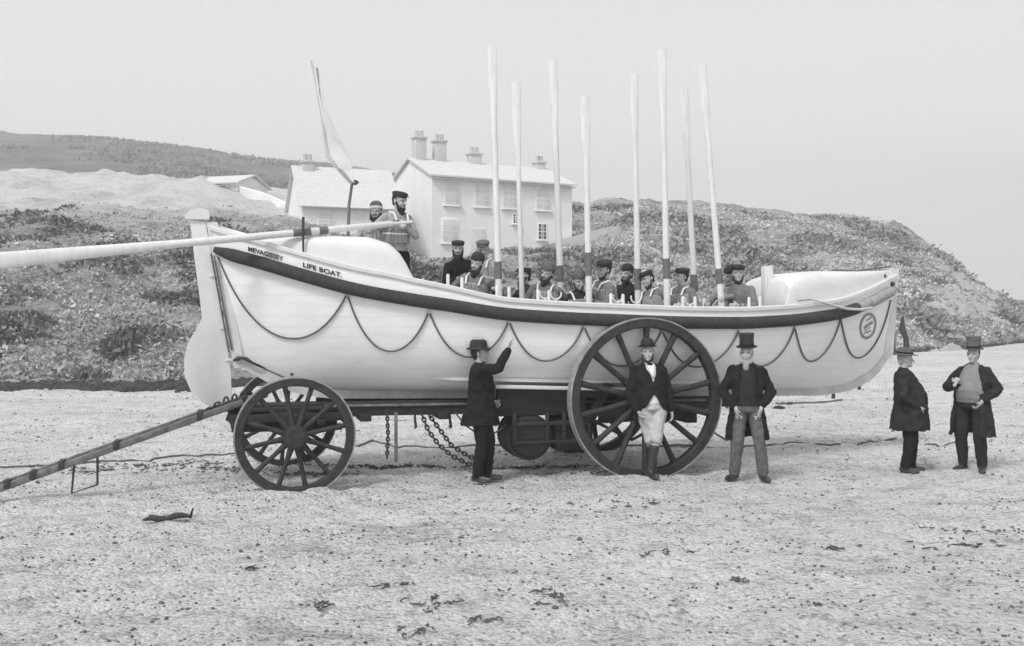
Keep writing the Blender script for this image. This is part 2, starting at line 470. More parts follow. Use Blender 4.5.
# handrail line on the bow case
pts = [loc_of(px, py, .0) for px, py in ((832,270),(855,271),(880,268),(890,266))]
B(MB().tube([Vector((t, 0, z)) for t, z in pts], .012, 6), 'deck_rope', M['rope'])

# lettering and emblem
def text_mesh(txt, size):
    cu = bpy.data.curves.new('txt', 'FONT'); cu.body = txt; cu.size = size; cu.extrude = .0015; cu.resolution_u = 3; cu.offset = .0015
    o = bpy.data.objects.new('txt', cu); COL.objects.link(o)
    dg = bpy.context.evaluated_depsgraph_get(); me = bpy.data.meshes.new_from_object(o.evaluated_get(dg))
    bpy.data.objects.remove(o); bpy.data.curves.remove(cu); return me
def letter(txt, px0, px1, size):
    me = text_mesh(txt, size); xs = [v.co.x for v in me.vertices]; w = max(xs) - min(xs); x0 = min(xs)
    def strake(px):
        v = -.5
        for _ in range(30):
            t, z = loc_of(px, 262, v); s = s_of(t, 2.75); v = lerp(v, -bw(s), .5)
        return t
    t0, t1 = strake(px0), strake(px1)
    mb = MB()
    for v in me.vertices:
        t = lerp(t0, t1, (v.co.x - x0)/w); s = s_of(t, 2.6)
        for _ in range(6): z = zs(s) + .108 + v.co.y; s = s_of(t, z)
        mb.v.append((t, -(bw(s)*.990 + .008 + v.co.z), z))
    mb.f = [tuple(p.vertices) for p in me.polygons]
    return B(mb, 'lettering', M['black'], smooth=False)
letter('MEVAGISSEY', 248, 283, .082)
letter('LIFE BOAT.', 303, 342, .084)
# round emblem painted near the bow
ec = hull_pt(868, 326, .0)
def on_hull(t, z, off=.006): return Vector((t, -(vhull(t, z)+off), z))
mb = MB()
N_ = 40
rin, rout = .155, .195
RT = 1.0
rin_p = [on_hull(ec.x + rin*RT*math.cos(2*math.pi*k/N_)*1.05, ec.z + rin*math.sin(2*math.pi*k/N_), .01) for k in range(N_)]
rout_p = [on_hull(ec.x + rout*RT*math.cos(2*math.pi*k/N_)*1.05, ec.z + rout*math.sin(2*math.pi*k/N_), .01) for k in range(N_)]
M['emb'] = mat('emblem_paint', .16, .6, g2=.3, scale=12)
mb.loft([rin_p, rout_p], cap=False); B(mb, 'emblem_ring', M['emb'], smooth=False)
def stroke(pts, w, name='emblem_stroke'):
    mb = MB(); a = []; b = []
    for i, (x, y) in enumerate(pts):
        d = Vector((pts[min(i+1, len(pts)-1)][0]-pts[max(i-1, 0)][0], pts[min(i+1, len(pts)-1)][1]-pts[max(i-1, 0)][1])).normalized()
        nn = Vector((-d.y, d.x))*w/2
        a.append(on_hull(ec.x+x+nn.x, ec.z+y+nn.y, .009)); b.append(on_hull(ec.x+x-nn.x, ec.z+y-nn.y, .009))
    mb.loft([a, b], close=False, cap=False); B(mb, name, M['emb'], smooth=False)
stroke([(-.10, -.03), (-.03, .0), (.03, .03), (.10, .06)], .045)
stroke([(-.08, -.10), (0, -.09), (.08, -.07)], .022)
stroke([(-.06, .08), (0, .10), (.06, .13)], .022)
stroke([(-.08, -.065), (-.04, -.06), (.06, -.02)], .014)

# ------------------------------------------------------------------ carriage
car = empty('lifeboat_carriage', world(2.2, 0, 0), A0, 'dark timber four wheeled boat carriage carrying the lifeboat, front pole reaching down left', 'carriage')
OC = Vector((-2.2, 0, 0))
def Cc(mb, name, m, parent=None, smooth=True, ang=40):
    mb.v = [tuple(Vector(p) + OC) for p in mb.v]; return mb.build(name, m, parent or car, smooth, ang=ang)
def wheel(name, r, nsp, tw, felloe, hubr, hubl, spw, dish, mwood):
    # wheel about the local y axis, outside face towards -y
    mb = MB(); n = 72
    def ring(rad, y): return [Vector((rad*math.cos(2*math.pi*k/n), y, rad*math.sin(2*math.pi*k/n))) for k in range(n)]
    ro = r - .018; ri = ro - felloe
    seq = [(ri, -tw*.40), (ri+.012, -tw*.47), (ro, -tw*.47), (ro, tw*.47), (ri+.012, tw*.47), (ri, tw*.40), (ri, -tw*.40)]
    mb.loft([ring(a, b) for a, b in seq], cap=False)
    w = mb.build(name, mwood, car, ang=30)
    mb = MB(); seq = [(ro+.001, -tw/2), (r, -tw/2), (r, tw/2), (ro+.001, tw/2), (ro+.001, -tw/2)]
    mb.loft([ring(a, b) for a, b in seq], cap=False); mb.build('tyre', M['tyre'], w, ang=30)
    mx = Matrix.Rotation(R(90), 3, 'X')
    hl = hubl/2
    mb = MB().lathe([(.001, -hl-.02), (hubr*.45, -hl-.02), (hubr*.5, -hl), (hubr*.72, -hl+.01), (hubr*.75, -hl*.55), (hubr, -hl*.35), (hubr, hl*.35), (hubr*.8, hl*.6), (hubr*.72, hl), (.001, hl)], 28, mx)
    mb.build('hub', mwood, w, ang=30)
    for yb in (-hl*.8, hl*.8, -hl*.34, hl*.34):
        q = hubr*(.80 if abs(yb) > hl*.5 else 1.02)
        MB().lathe([(q*.9, yb-.012), (q+.006, yb-.012), (q+.006, yb+.012), (q*.9, yb+.012)], 28, mx).build('hub_band', M['iron'], w, ang=30)
    for k in range(nsp):
        a = 2*math.pi*(k+.5)/nsp + .06; d = Vector((math.cos(a), 0, math.sin(a)))
        t = Vector((-d.z, 0, d.x)); y = Vector((0, 1, 0)); rr = []
        for x, ww, hh in ((hubr*.8, spw*.55, spw*.72), (hubr*1.3, spw*.5, spw*.72), (lerp(hubr, ri, .35), spw*.36, spw*.5), (lerp(hubr, ri, .75), spw*.36, spw*.46), (ri+.01, spw*.42, spw*.5)):
            c = d*x + y*(dish*(1 - x/ri))
            rr.append([c + t*ww*math.cos(q) + y*hh*math.sin(q) for q in [2*math.pi*j/8 for j in range(8)]])
        MB().loft(rr).build('spoke', mwood, w, ang=60)
    return w
GA = 1.1
wf = wheel('front_wheel', .70, 12, .11, .092, .135, .32, .075, .03, M['wheelwood'])
wr = wheel('rear_wheel', 1.045, 14, .14, .112, .18, .42, .105, .04, M['wheelwood'])
wf.location = Vector((0, -GA, .645)) + OC; wr.location = Vector((4.41, -GA, .985)) + OC
wf.rotation_euler = (0, R(7), 0); wr.rotation_euler = (0, R(4), 0)
for w0, t, z in ((wf, 0, .645), (wr, 4.41, .985)):
    c = copy_tree(w0, car); c.location = Vector((t, GA, z)) + OC; c.rotation_euler = (0, R(13), math.pi)
# axles
Cc(MB().tube([(0, -1.22, .645), (0, 1.22, .645)], .035, 12), 'axle', M['iron'])
Cc(MB().box((0, 0, .665), (.16, 1.7, .16), bev=.015), 'axle_bed', M['timber'])
Cc(MB().tube([(4.41, -1.3, .985), (4.41, 1.3, .985)], .045, 12), 'axle', M['iron'])
Cc(MB().box((4.41, 0, .93), (.24, 1.75, .24), bev=.02), 'axle_bed', M['timber'])
# main side beams and keelway
for v in (-.34, .34):
    Cc(MB().beam((.35, v, .885), (5.75, v, .84), .12, .18, .012), 'side_beam', M['timber'])
    Cc(MB().beam((.4, v-.075*(1 if v > 0 else -1)*-1, .93), (5.6, v-.075*(1 if v > 0 else -1)*-1, .885), .03, .03, .004), 'iron_strap', M['polewood'])
Cc(MB().beam((-.45, 0, .90), (6.1, 0, .80), .22, .10, .012), 'keelway', M['timber'])
for t in (.9, 1.9, 2.9, 3.8, 5.2):
    Cc(MB().box((t, 0, .775), (.14, 1.0, .09), bev=.01), 'cross_beam', M['timber'])
    Cc(MB().tube([(t, -.12, .87), (t, .12, .87)], .045, 12), 'keel_roller', M['iron'])
# bilge bearers near the main wheels
for sd in (-1, 1):
    rr = []
    for i in range(13):
        t = lerp(2.55, 3.75, i/12); z1 = lerp(1.12, 1.09, i/12)
        rr.append([Vector((t, sd*.55, .76)), Vector((t, sd*.63, .76)), Vector((t, sd*.72, z1)), Vector((t, sd*.62, z1+.01))])
    Cc(MB().loft(rr), 'bilge_bearer', M['timber'])
    Cc(MB().beam((2.5, sd*.74, 1.155), (5.1, sd*.76, 1.05), .09, .045, .008), 'bearer_cap', M['trim'])
    Cc(MB().beam((3.85, sd*.62, .72), (4.05, sd*.72, 1.16), .12, .12, .01), 'bearer_post', M['timber'])
    Cc(MB().beam((4.8, sd*.62, .72), (4.85, sd*.72, 1.1), .12, .12, .01), 'bearer_post', M['timber'])
    # rear struts and under stay
    Cc(MB().beam((3.9, sd*.75, .75), (5.25, sd*.75, .78), .10, .20, .012), 'rear_frame', M['timber'])
    Cc(MB().tube([(3.75, sd*.75, .72), (4.35, sd*.78, .42), (4.95, sd*.75, .70)], .022, 8), 'stay_rod', M['iron'])
Cc(MB().box((5.2, 0, .70), (.16, 1.6, .16), bev=.012), 'rear_bolster', M['timber'])
# winch drum and brake box slung beneath the beams, seen left of the main wheel
mx = Matrix.Rotation(R(90), 3, 'X')
mb = MB().lathe([(.001, -.30), (.24, -.30), (.28, -.27), (.31, 0), (.28, .27), (.24, .30), (.001, .30)], 28, mx)
mb.v = [tuple(Vector(p) + Vector((3.0, -.35, .48))) for p in mb.v]; Cc(mb, 'winch_drum', M['timber'], ang=30)
for y in (-.60, -.10):
    mb = MB().lathe([(.26, -.012), (.302, -.012), (.302, .012), (.26, .012)], 28, mx)
    mb.v = [tuple(Vector(p) + Vector((3.0, -.35+ (y+.35), .48))) for p in mb.v]; Cc(mb, 'drum_band', M['iron'], ang=30)
Cc(MB().box((3.62, -.35, .50), (.52, .5, .42), bev=.03), 'tool_box', M['timber'])
for t in (2.78, 3.22, 3.45, 3.8):
    Cc(MB().beam((t, -.66, .80), (t, -.66, .45), .05, .03, .005, up=(0, 1, 0)), 'hanger_strap', M['iron'])
Cc(MB().beam((2.75, -.66, .66), (3.95, -.66, .66), .03, .05, .005), 'hanger_rail', M['iron'])
Cc(MB().beam((2.75, -.66, .42), (3.95, -.66, .42), .03, .04, .005), 'hanger_rail', M['iron'])
# fore carriage
Cc(MB().box((0, 0, .79), (.22, 1.15, .12), bev=.012), 'fore_bolster', M['timber'])
for v in (-.42, .42):
    Cc(MB().beam((-.75, v, .80), (.75, v, .80), .09, .10, .01), 'fore_frame', M['timber'])
    Cc(MB().beam((-.72, v*.8, .67), (.62, v*.8, .66), .07, .08, .01), 'fore_frame', M['timber'])
for t in (-.68, -.4, .35, .68):
    Cc(MB().box((t, 0, .735), (.10, 1.02, .06), bev=.008), 'fore_crosspiece', M['timber'])
mb = MB().lathe([(.38, .845), (.46, .845), (.46, .875), (.38, .875)], 40); Cc(mb, 'turntable_ring', M['iron'], ang=30)
Cc(MB().box((0, 0, .90), (1.2, .85, .045), bev=.01), 'turntable_plate', M['timber'])
Cc(MB().beam((-.75, -.25, .93), (.65, -.25, .92), .12, .05), 'fore_plank', M['timber'])
# pole: twin timbers from the fore carriage down to the left
def c_loc(p):
    d = Vector((p.x - C0.x, p.y - C0.y)); return Vector((d.dot(U), d.dot(W), p.z))
P0 = c_loc(at(243, 401, 12.35)); P1 = c_loc(at(-60, 510, 10.75))
dv = Vector((0, .13, 0))
Cc(MB().beam(P0 - dv, P1, .06, .075, .01), 'pole', M['polewood'])
Cc(MB().beam(P0 + dv + Vector((0, 0, .02)), P1 + Vector((0, .03, .03)), .06, .075, .01), 'pole', M['polewood'])
for k in (.16, .45, .63, .72, .8):
    c = P0.lerp(P1, k) + Vector((0, 0, .025)); Cc(MB().box(c, (.06, .30*(1-k)+.08, .10), bev=.01), 'pole_clamp', M['iron'])
pc = c_loc(at(66, 470, 11.3)); dd = (P0 - P1).normalized()
a = P1.lerp(P0, .41); b = P1.lerp(P0, .485)
kz = .035
Cc(MB().tube([a, Vector((a.x-.03, a.y, kz)), Vector((b.x, b.y, .11)), b], .014, 8), 'pole_prop', M['iron'])
Cc(MB().beam((-.15, .0, .74), P0.lerp(P1, .06), .12, .12), 'pole_socket', M['timber'])
Cc(MB().beam((-.75, -.30, .76), P0.lerp(P1, .03), .07, .07), 'futchel', M['timber'])
# chains
def chain(pts, name='chain', link=.075, r=.011, parent=None, fn=None):
    # resample
    seg = []; P = [Vector(p) for p in pts]; total = sum((P[i+1]-P[i]).length for i in range(len(P)-1)); step = link*.72; d = 0; mb = MB(); k = 0
    def pos(s):
        for i in range(len(P)-1):
            l = (P[i+1]-P[i]).length
            if s <= l or i == len(P)-2: return P[i].lerp(P[i+1], min(1, s/l)), (P[i+1]-P[i]).normalized()
            s -= l
    while d < total:
        c, dr = pos(d); up = Vector((0, 0, 1)) if abs(dr.z) < .9 else Vector((1, 0, 0))
        a = dr.cross(up).normalized(); b = dr.cross(a).normalized()
        side = a if k % 2 else b
        ring = [c + dr*link*.5*math.cos(q) + side*link*.3*math.sin(q) for q in [2*math.pi*j/10 for j in range(11)]]
        mb.tube(ring, r, 6, cap=False); d += step; k += 1
    return mb
def cat_curve(a, b, sag, n=14):
    a, b = Vector(a), Vector(b); return [a.lerp(b, k/n) - Vector((0, 0, sag*(1-(2*k/n-1)**2))) for k in range(n+1)]
def CP(px, py, v=-.4):
    t, z = loc_of(px, py, v); return Vector((t, v, z))
Cc(chain([CP(421,412), CP(428,430), CP(438,444), CP(452,456), CP(468,464), CP(490,466)]), 'chain', M['iron'])
Cc(chain([CP(427,412,-.3), CP(440,430,-.3), CP(452,446,-.3), CP(470,457,-.3), CP(492,462,-.3)]), 'chain', M['iron'])
Cc(chain([CP(387,412), CP(388,434), CP(387,458)], link=.06), 'chain', M['iron'])
Cc(MB().beam(CP(396,412), CP(396,462), .04, .03, .006, up=(0,1,0)), 'prop_leg', M['polewood'])
Cc(MB().tube(cat_curve(CP(455,412), CP(506,425), .20), .012, 7), 'hanging_rope', M['rope'])
for px in (415, 450):
    Cc(MB().tube([CP(px, 412), CP(px, 420), CP(px+1, 427), CP(px-1, 428.5)], [.012, .017, .02, .01], 8), 'hook', M['iron'])
Cc(chain([P0 + Vector((.25, -.1, .07)), P0 + Vector((-.02, -.12, .04)), P0 + Vector((-.16, -.13, -.03)), P0 + Vector((-.3, -.13, -.02)), P0 + Vector((-.42, -.10, -.1)), P0 + Vector((-.52, -.05, -.12))], link=.08, r=.013), 'chain', M['iron'])
for q in range(3):
    c = P0 + Vector((-.1*q, -.08, .05-.03*q))
    Cc(MB().tube([c + Vector((.03*math.cos(a), -.02, .075*math.sin(a))) for a in [R(x) for x in range(0, 361, 30)]], .013, 7), 'shackle', M['iron'])
Cc(MB().tube([CP(708,425,-.6), CP(716,434,-.6), CP(726,440,-.6), CP(735,439,-.6), CP(740,428,-.6)], .014, 8), 'hanging_rope', M['rope'])

# ------------------------------------------------------------------ oars
def blade_oar(name, base, top, label, group, sh=.042, bl=1.2, bwid=.058, leather=None):
    base, top = Vector(base), Vector(top); d = (top-base); L = d.length; x = d.normalized()
    root = empty(name, base, 0, label, 'oar', group)
    yv = Vector((0, 1, 0)) if abs(x.y) < .9 else Vector((0, 0, 1))
    a = x.cross(yv).normalized(); b = x.cross(a).normalized()
    MB().tube([Vector((0,0,0)), x*.16, x*.18, x*(L-bl)], [sh*.6, sh*.6, sh, sh*.85], 12).build('shaft', M['oar'], root)
    rr = []
    for k, w, th in ((-.02, sh*.8, sh*.8), (.25, bwid*.7, sh*.5), (.6, bwid, .014), (1.0, bwid, .010)):
        c = x*(L-bl + bl*k); rr.append([c + a*w*math.cos(q) + b*th*math.sin(q) for q in [2*math.pi*j/12 for j in range(12)]])
    MB().loft(rr).build('blade', M['oar'], root)
    if leather: 
        MB().tube([x*leather[0], x*leather[1]], sh*1.06, 14).build('leather_sleeve', M['leather'], root)
    return root
G_OAR = 'white oars held upright by the seated crew'
# px base x, top x, blade, leather rows
oars = [(499,492,'upright white oar between the full bearded rower and the men amidships',262,279),
        (522,516,'thin upright white oar just left of the paired bearded rowers',0,0),
        (561,553,'upright white oar right behind the shoulder of the man in the U-edged jacket',266,282),
        (589,585,'upright white oar rising past the man in the pointed cap',253,276),
        (638,634,'upright white oar right of the profile man with the slanted cap',269,290),
        (667,662,'upright white oar between two rowers near the bow half',259,279),
        (695,684,'slightly leaning white oar behind the man right of centre',275,292),
        (721,702,'leaning white oar nearest the bow beside the last two rowers',269,284)]
OARS = []
for i, (bx, tx, lab, la, lb) in enumerate(oars):
    v = -.62 if bx in (589, 667, 721, 499, 522) else -.05
    t, _ = loc_of(bx, 300, v); zb = 1.60
    base = world(t, v, zb); yb = HZ + (H - zb)/base.y*F
    ty = 45 + (i*37 % 60)
    slope = (tx - bx)/(ty - 300.0)
    Yt = base.y + .05
    base = at(bx + slope*(yb-300), yb, base.y); top = at(tx, ty, Yt)
    lz = None
    if la:
        L = (top-base).length; f = lambda y: L*(yb-y)/(yb-ty); lz = (f(lb), f(la))
    r_ = .036 if bx == 522 else .046
    blade_oar('oar', base, top, lab, G_OAR, sh=r_, leather=lz); OARS.append((bx, base, top))
# steering sweep
a = at(412, 222, 13.0); b_ = at(-70, 267, 10.7)
hand_pt = at(384, 226, 12.9)
root = empty('steering_oar', a, 0, 'long white steering sweep reaching left over the stern, broad blade outward', 'oar')
d = b_ - a; L = d.length; x = d.normalized(); up = Vector((0, 0, 1)); s_ = x.cross(up).normalized(); up2 = s_.cross(x)
MB().tube([Vector((0,0,0)), x*.25, x*.27, x*(L*.55)], [.022, .024, .040, .048], 14).build('shaft', M['oar'], root)
rr = []
for k, w in ((.54, .05), (.62, .06), (.75, .075), (.9, .095), (1, .095)):
    c = x*L*k; rr.append([c + up2*w*math.cos(q) + s_*lerp(.045, .015, (k-.54)/.46)*math.sin(q) for q in [2*math.pi*j/14 for j in range(14)]])
MB().loft(rr).build('blade', M['oar'], root)
for k0, k1 in ((.205, .225), (.245, .285)):
    MB().tube([x*L*k0, x*L*k1], .049, 14).build('leather_sleeve', M['leather'], root)
# flagstaff with limp pennant on the stern
st = [at(348, 238, 13.0), at(349, 205, 13.0), at(352, 184, 13.0)]
root = empty('signal_staff', st[0], 0, 'bent dark signal staff with a pale limp pennant standing at the stern', 'flagstaff')
MB().tube([p - st[0] for p in st], [.022, .02, .018], 8).build('staff', M['polewood'], root)
g = st[2] - st[0]; MB().ell(g + Vector((.03, 0, .02)), (.06, .03, .035)).build('truck', M['polewood'], root)
M['staff_pale'] = mat('staff_pale', .5, .8, var=.2)
M['flag'] = mat('pennant_cloth', .68, .9, g2=.6, scale=6, bump=.01, bscale=6)
ps = [at(352,184,13.0), at(340,171,12.95), at(328,157,12.9), at(324,130,12.9), at(318,95,12.9), at(311,60,12.9)]
MB().tube([p - st[0] for p in ps], [.022, .022, .024, .020, .016, .010], 8).build('yard', M['staff_pale'], root)
mb = MB(); r1 = []; r2 = []
fl = [(312,66,5),(317,95,6),(322,120,9),(327,140,14),(331,158,17),(338,168,14),(350,181,3)]
ra = []; 
for px, py, w in fl:
    p = at(px+1, py, 12.88) - st[0]; q = at(px+1+w, py+2, 12.80+.06*math.sin(py*.1)) - st[0]
    ra.append([p, p.lerp(q, .33)+Vector((0,.05*math.sin(py*.13),0)), p.lerp(q, .66)+Vector((0,-.06*math.sin(py*.11),0)), q, q+Vector((0,.006,0)), p+Vector((0,.006,0))])
mb.loft(ra); mb.build('pennant', M['flag'], root)

# ------------------------------------------------------------------ people
class Sculpt:
    def __init__(s): s.parts = []          # (tag, MB)
    def p(s, tg): m = MB(); s.parts.append((tg, m)); return m
    def finish(s, name, mats, parent, voxel, smooth=2, folds=0, head=0):
        mb = MB(); tags = []
        for tg, m in s.parts:
            mb.add(m.v, m.f); tags += [tg]*len(m.v)
        me = bpy.data.meshes.new(name); me.from_pydata(mb.v, [], mb.f); me.update()
        bm = bmesh.new(); bm.from_mesh(me); bmesh.ops.recalc_face_normals(bm, faces=bm.faces[:]); bm.to_mesh(me); bm.free()
        o = bpy.data.objects.new(name, me); COL.objects.link(o)
        md = o.modifiers.new('r', 'REMESH'); md.mode = 'VOXEL'; md.voxel_size = voxel
        if smooth: sm = o.modifiers.new('s', 'SMOOTH'); sm.factor = .5; sm.iterations = smooth
        dg = bpy.context.evaluated_depsgraph_get(); dg.update()
        m2 = bpy.data.meshes.new_from_object(o.evaluated_get(dg)); o.modifiers.clear(); o.data = m2; m2.name = name
        bpy.data.meshes.remove(me)
        m2.materials.clear()
        keys = list(mats.keys())
        for k in keys: m2.materials.append(mats[k])
        if len(keys) > 1:
            kd = kdtree.KDTree(len(mb.v))
            for i, v in enumerate(mb.v): kd.insert(v, i)
            kd.balance()
            for p in m2.polygons:
                _, i, _ = kd.find(p.center); p.material_index = keys.index(tags[i])
        if folds:
            off = random.uniform(0, 50)
            NM = [v.normal.copy() for v in m2.vertices]; CO = [v.co.copy() for v in m2.vertices]; flat = []
            for c, nn in zip(CO, NM):
                q = noise.noise(Vector((c.x*9+off, c.y*9, c.z*5))) + .6*noise.noise(Vector((c.x*14, c.y*14+off, c.z*16)))
                flat += list(c + nn*folds*q if (not head or c.z < head) else c)
            m2.vertices.foreach_set('co', flat); m2.update()
        for p in m2.polygons: p.use_smooth = True
        if parent: o.parent = parent
        return o
def ik(a, c, l1, l2, bend):
    a, c = Vector(a), Vector(c); d = c - a; D = d.length
    if D > (l1+l2)*.995: c = a + d.normalized()*(l1+l2)*.995; d = c - a; D = d.length
    x = d.normalized(); b = Vector(bend); b = (b - x*b.dot(x)).normalized()
    p = (l1*l1 - l2*l2 + D*D)/(2*D); h = math.sqrt(max(0, l1*l1 - p*p))
    return a + x*p + b*h, c
def hand(m, wr, dirv, side, palm=(0, 0, 1), curl=.4):
    """palm + four fingers + thumb; dirv = direction of the fingers, palm = palm normal"""
    x = Vector(dirv).normalized(); n = Vector(palm); n = (n - x*n.dot(x)).normalized(); y = n.cross(x)*side
    wr = Vector(wr)
    mt = Matrix((x, y, n)).transposed()
    m.ell(wr + x*.045, (.050, .040, .017), mt, 14, 8)
    for i, (o, L) in enumerate(((-.029, .062), (-.010, .074), (.010, .070), (.029, .054))):
        a = wr + x*.075 + y*o; b = a + (x*math.cos(curl) + n*math.sin(curl))*L*.5
        c = b + (x*math.cos(curl*2.2) + n*math.sin(curl*2.2))*L*.5
        m.cap_(a - x*.02, b, .0095, .0088, 8); m.cap_(b, c, .0088, .0075, 8)
    a = wr + x*.025 - y*.028; b = a + (x*.6 - y*.65 + n*.25).normalized()*.04; c = b + (x*.9 - y*.2 + n*.4).normalized()*.03
    m.cap_(a, b, .012, .0105, 8); m.cap_(b, c, .0105, .0085, 8)
def torso_pts(rings, m, n=28, gapscale=1): pass
def person(label, loc, rz, scale=1.0, mats=None, seated=False, wrR=None, wrL=None, bendR=(-.6,.5,-.4), bendL=(.6,.5,-.4),
           anR=None, anL=None, knb=(0,-1,0), toeR=(-.2,-1), toeL=(.2,-1), head_rot=(0,0,0), lean=(0,0,0), fat=1.0, vox=.009,
           coat=None, jacket=False, hat='bowler', hatm='felt', beard=None, hair='hair_dark', breeches=None, handR=None, handL=None,
           group=None, sash=False, shirt_v=False, lapels=False, root_name='person', buttons=False, moustache=False):
    mats = mats or {}
    MT = dict(skin=M['skin'], top=M['cloth_dark'], leg=M['cloth_dark'], shoe=M['boot'], low=M['cloth_dark'])
    MT.update(mats); MT['sleeve'] = coat['mat'] if coat else MT['top']
    pz = .10 if seated else .91
    root = empty(root_name, loc, rz, label, 'person', group); root.scale = (scale,)*3
    Rm = Matrix.Rotation(R(lean[0]), 4, 'X') @ Matrix.Rotation(R(lean[1]), 4, 'Y') @ Matrix.Rotation(R(lean[2]), 4, 'Z')
    PV = Vector((0, 0, pz))
    def T(p): return PV + (Rm @ (Vector(p) - Vector((0, 0, .91))))      # from the standing frame into the pose
    def TR(v): return (Rm.to_3x3() @ Vector(v))
    S = Sculpt()
    f = fat
    def tring(z, hw, hd, yo=0, n=24): return [T((hw*math.cos(a), yo + hd*math.sin(a), z)) for a in [2*math.pi*k/n for k in range(n)]]
    S.p('leg').loft([tring(.845,.14*f,.095*f), tring(.86,.158*f,.115*f), tring(.875,.165*f,.122*f), tring(.90,.161*f,.121*f), tring(.925,.158*f,.118*f)])
    S.p('top').loft([tring(.935,.164*f,.126*f), tring(.95,.163*f,.127*f), tring(.99,.156*f,.122*f,-.01*(f-1)*10), tring(1.10,.150*f,.12*f,-.02*(f-1)*10), tring(1.22,.165*f,.122*f), tring(1.33,.182,.120,.005), tring(1.39,.165,.10,.01), tring(1.44,.10,.07,.012), tring(1.46,.055,.05,.01)])
    # shoulders and arms
    shR, shL = T((-.165, .01, 1.358)), T((.165, .01, 1.358))
    wrR = Vector(wrR) if wrR is not None else T((-.24, -.03, .86)); wrL = Vector(wrL) if wrL is not None else T((.24, -.03, .86))
    elR, wrR = ik(shR, wrR, .285, .255, bendR); elL, wrL = ik(shL, wrL, .285, .255, bendL)
    for sh, el, wr in ((shR, elR, wrR), (shL, elL, wrL)):
        S.p('sleeve').cap_(sh, el, .060 if coat else .062, .050); S.p('sleeve').cap_(el, wr.lerp(el, .06), .049, .036)
        S.p('skin').cap_(wr.lerp(el, .12), wr + (wr-el).normalized()*.02, .028, .026)
    hR = handR or ((wrR-elR).normalized(), (1, 0, 0), .5); hL = handL or ((wrL-elL).normalized(), (-1, 0, 0), .5)
    hand(S.p('skin'), wrR + Vector(hR[0]).normalized()*.01, hR[0], 1, hR[1], hR[2]); hand(S.p('skin'), wrL + Vector(hL[0]).normalized()*.01, hL[0], -1, hL[1], hL[2])
    # legs
    LG = .415 if seated else .402
    hpR, hpL = Vector((-.092*f, 0, pz-.03)), Vector((.092*f, 0, pz-.03))
    if seated:
        anR = anR or (-.12, -.17, -.29); anL = anL or (.12, -.17, -.29); bend = Vector((0, -1, .8))
    else:
        anR = anR or (-.11, .02, .085); anL = anL or (.11, .02, .085); bend = Vector(knb)
    knR, aR = ik(hpR, anR, LG, LG, bend); knL, aL = ik(hpL, anL, LG, LG, bend)
    for hp, kn, an, toe in ((hpR, knR, aR, toeR), (hpL, knL, aL, toeL)):
        bt = breeches
        S.p('leg').cap_(hp, kn, .102*min(f,1.15), .074*(f**.5))
        if bt:
            S.p('low').cap_(kn.lerp(an, .12), an.lerp(kn, .5), .062, .056); S.p('low').cap_(an.lerp(kn, .5), an, .056, .045)
        else:
            S.p('leg').cap_(kn, an.lerp(kn, .06), .074*(f**.5), .068)
        td = Vector((toe[0], toe[1], 0)).normalized()
        heel = an + Vector((0, 0, -.045)) - td*.035; tp = an + Vector((0, 0, -.052)) + td*.165
        S.p('shoe').cap_(Vector((heel.x, heel.y, an.z-.040)), Vector((tp.x, tp.y, an.z-.052)), .043, .033)
        sd = Vector((-td.y, td.x, 0)); mt = Matrix((td, sd, Vector((0,0,1)))).transposed()
        S.p('shoe').ell(an + td*.075 + Vector((0,0,-.07)), (.13, .046, .016), mt)
        S.p('shoe').cap_(an, an + td*.05 + Vector((0,0,-.04)), .045, .038)
    # head
    HR = Rm.to_3x3() @ Matrix.Rotation(R(head_rot[2]), 3, 'Z') @ Matrix.Rotation(R(head_rot[0]), 3, 'X') @ Matrix.Rotation(R(head_rot[1]), 3, 'Y')
    NB = T((0, .012, 1.44))
    def Hd(p): return NB + HR @ ((Vector(p) - Vector((0, .012, 1.44)))*1.06)
    S.p('skin').cap_(T((0, .015, 1.40)), Hd((0, .01, 1.52)), .056, .052)
    hs = S.p('skin')
    hs.ell(Hd((0, .005, 1.605)), (.073, .092, .098), HR, 20, 14)
    hs.ell(Hd((0, -.025, 1.545)), (.056, .062, .070), HR, 16, 12)          # jaw and cheeks
    hs.ell(Hd((0, -.066, 1.497)), (.026, .022, .018), HR, 10, 8)            # chin
    hs.cap_(Hd((0, -.086, 1.588)), Hd((0, -.108, 1.556)), .010, .014, 8)    # nose
    hs.cap_(Hd((-.045, -.070, 1.612)), Hd((.045, -.070, 1.612)), .014, .014, 8)   # brow
    hs.ell(Hd((0, -.082, 1.525)), (.024, .012, .010), HR, 10, 8)            # lips
    for sx in (-1, 1):
        hs.ell(Hd((sx*.074, .008, 1.575)), (.010, .020, .031), HR, 8, 8)
        hs.ell(Hd((sx*.034, -.068, 1.555)), (.022, .018, .018), HR, 8, 8)
    body = S.finish('body', MT, root, vox, 2, .012, .80 if not seated else .01)
    for sx in (-1, 1): MB().ell(Hd((sx*.029, -.083, 1.594)), (.010, .006, .005), HR, 10, 8).build('eye', M['eye'], root)
    # hair
    if hair:
        hb = Sculpt(); q = hb.p('h')
        q.ell(Hd((0, .036, 1.605)), (.076, .078, .088), HR, 18, 12); q.ell(Hd((0, .052, 1.55)), (.060, .045, .05), HR, 14, 10)
        for sx in (-1, 1): q.ell(Hd((sx*.070, .0, 1.59)), (.008, .016, .035), HR, 8, 8)
        hb.finish('hair', {'h': M[hair]}, root, .008, 1)
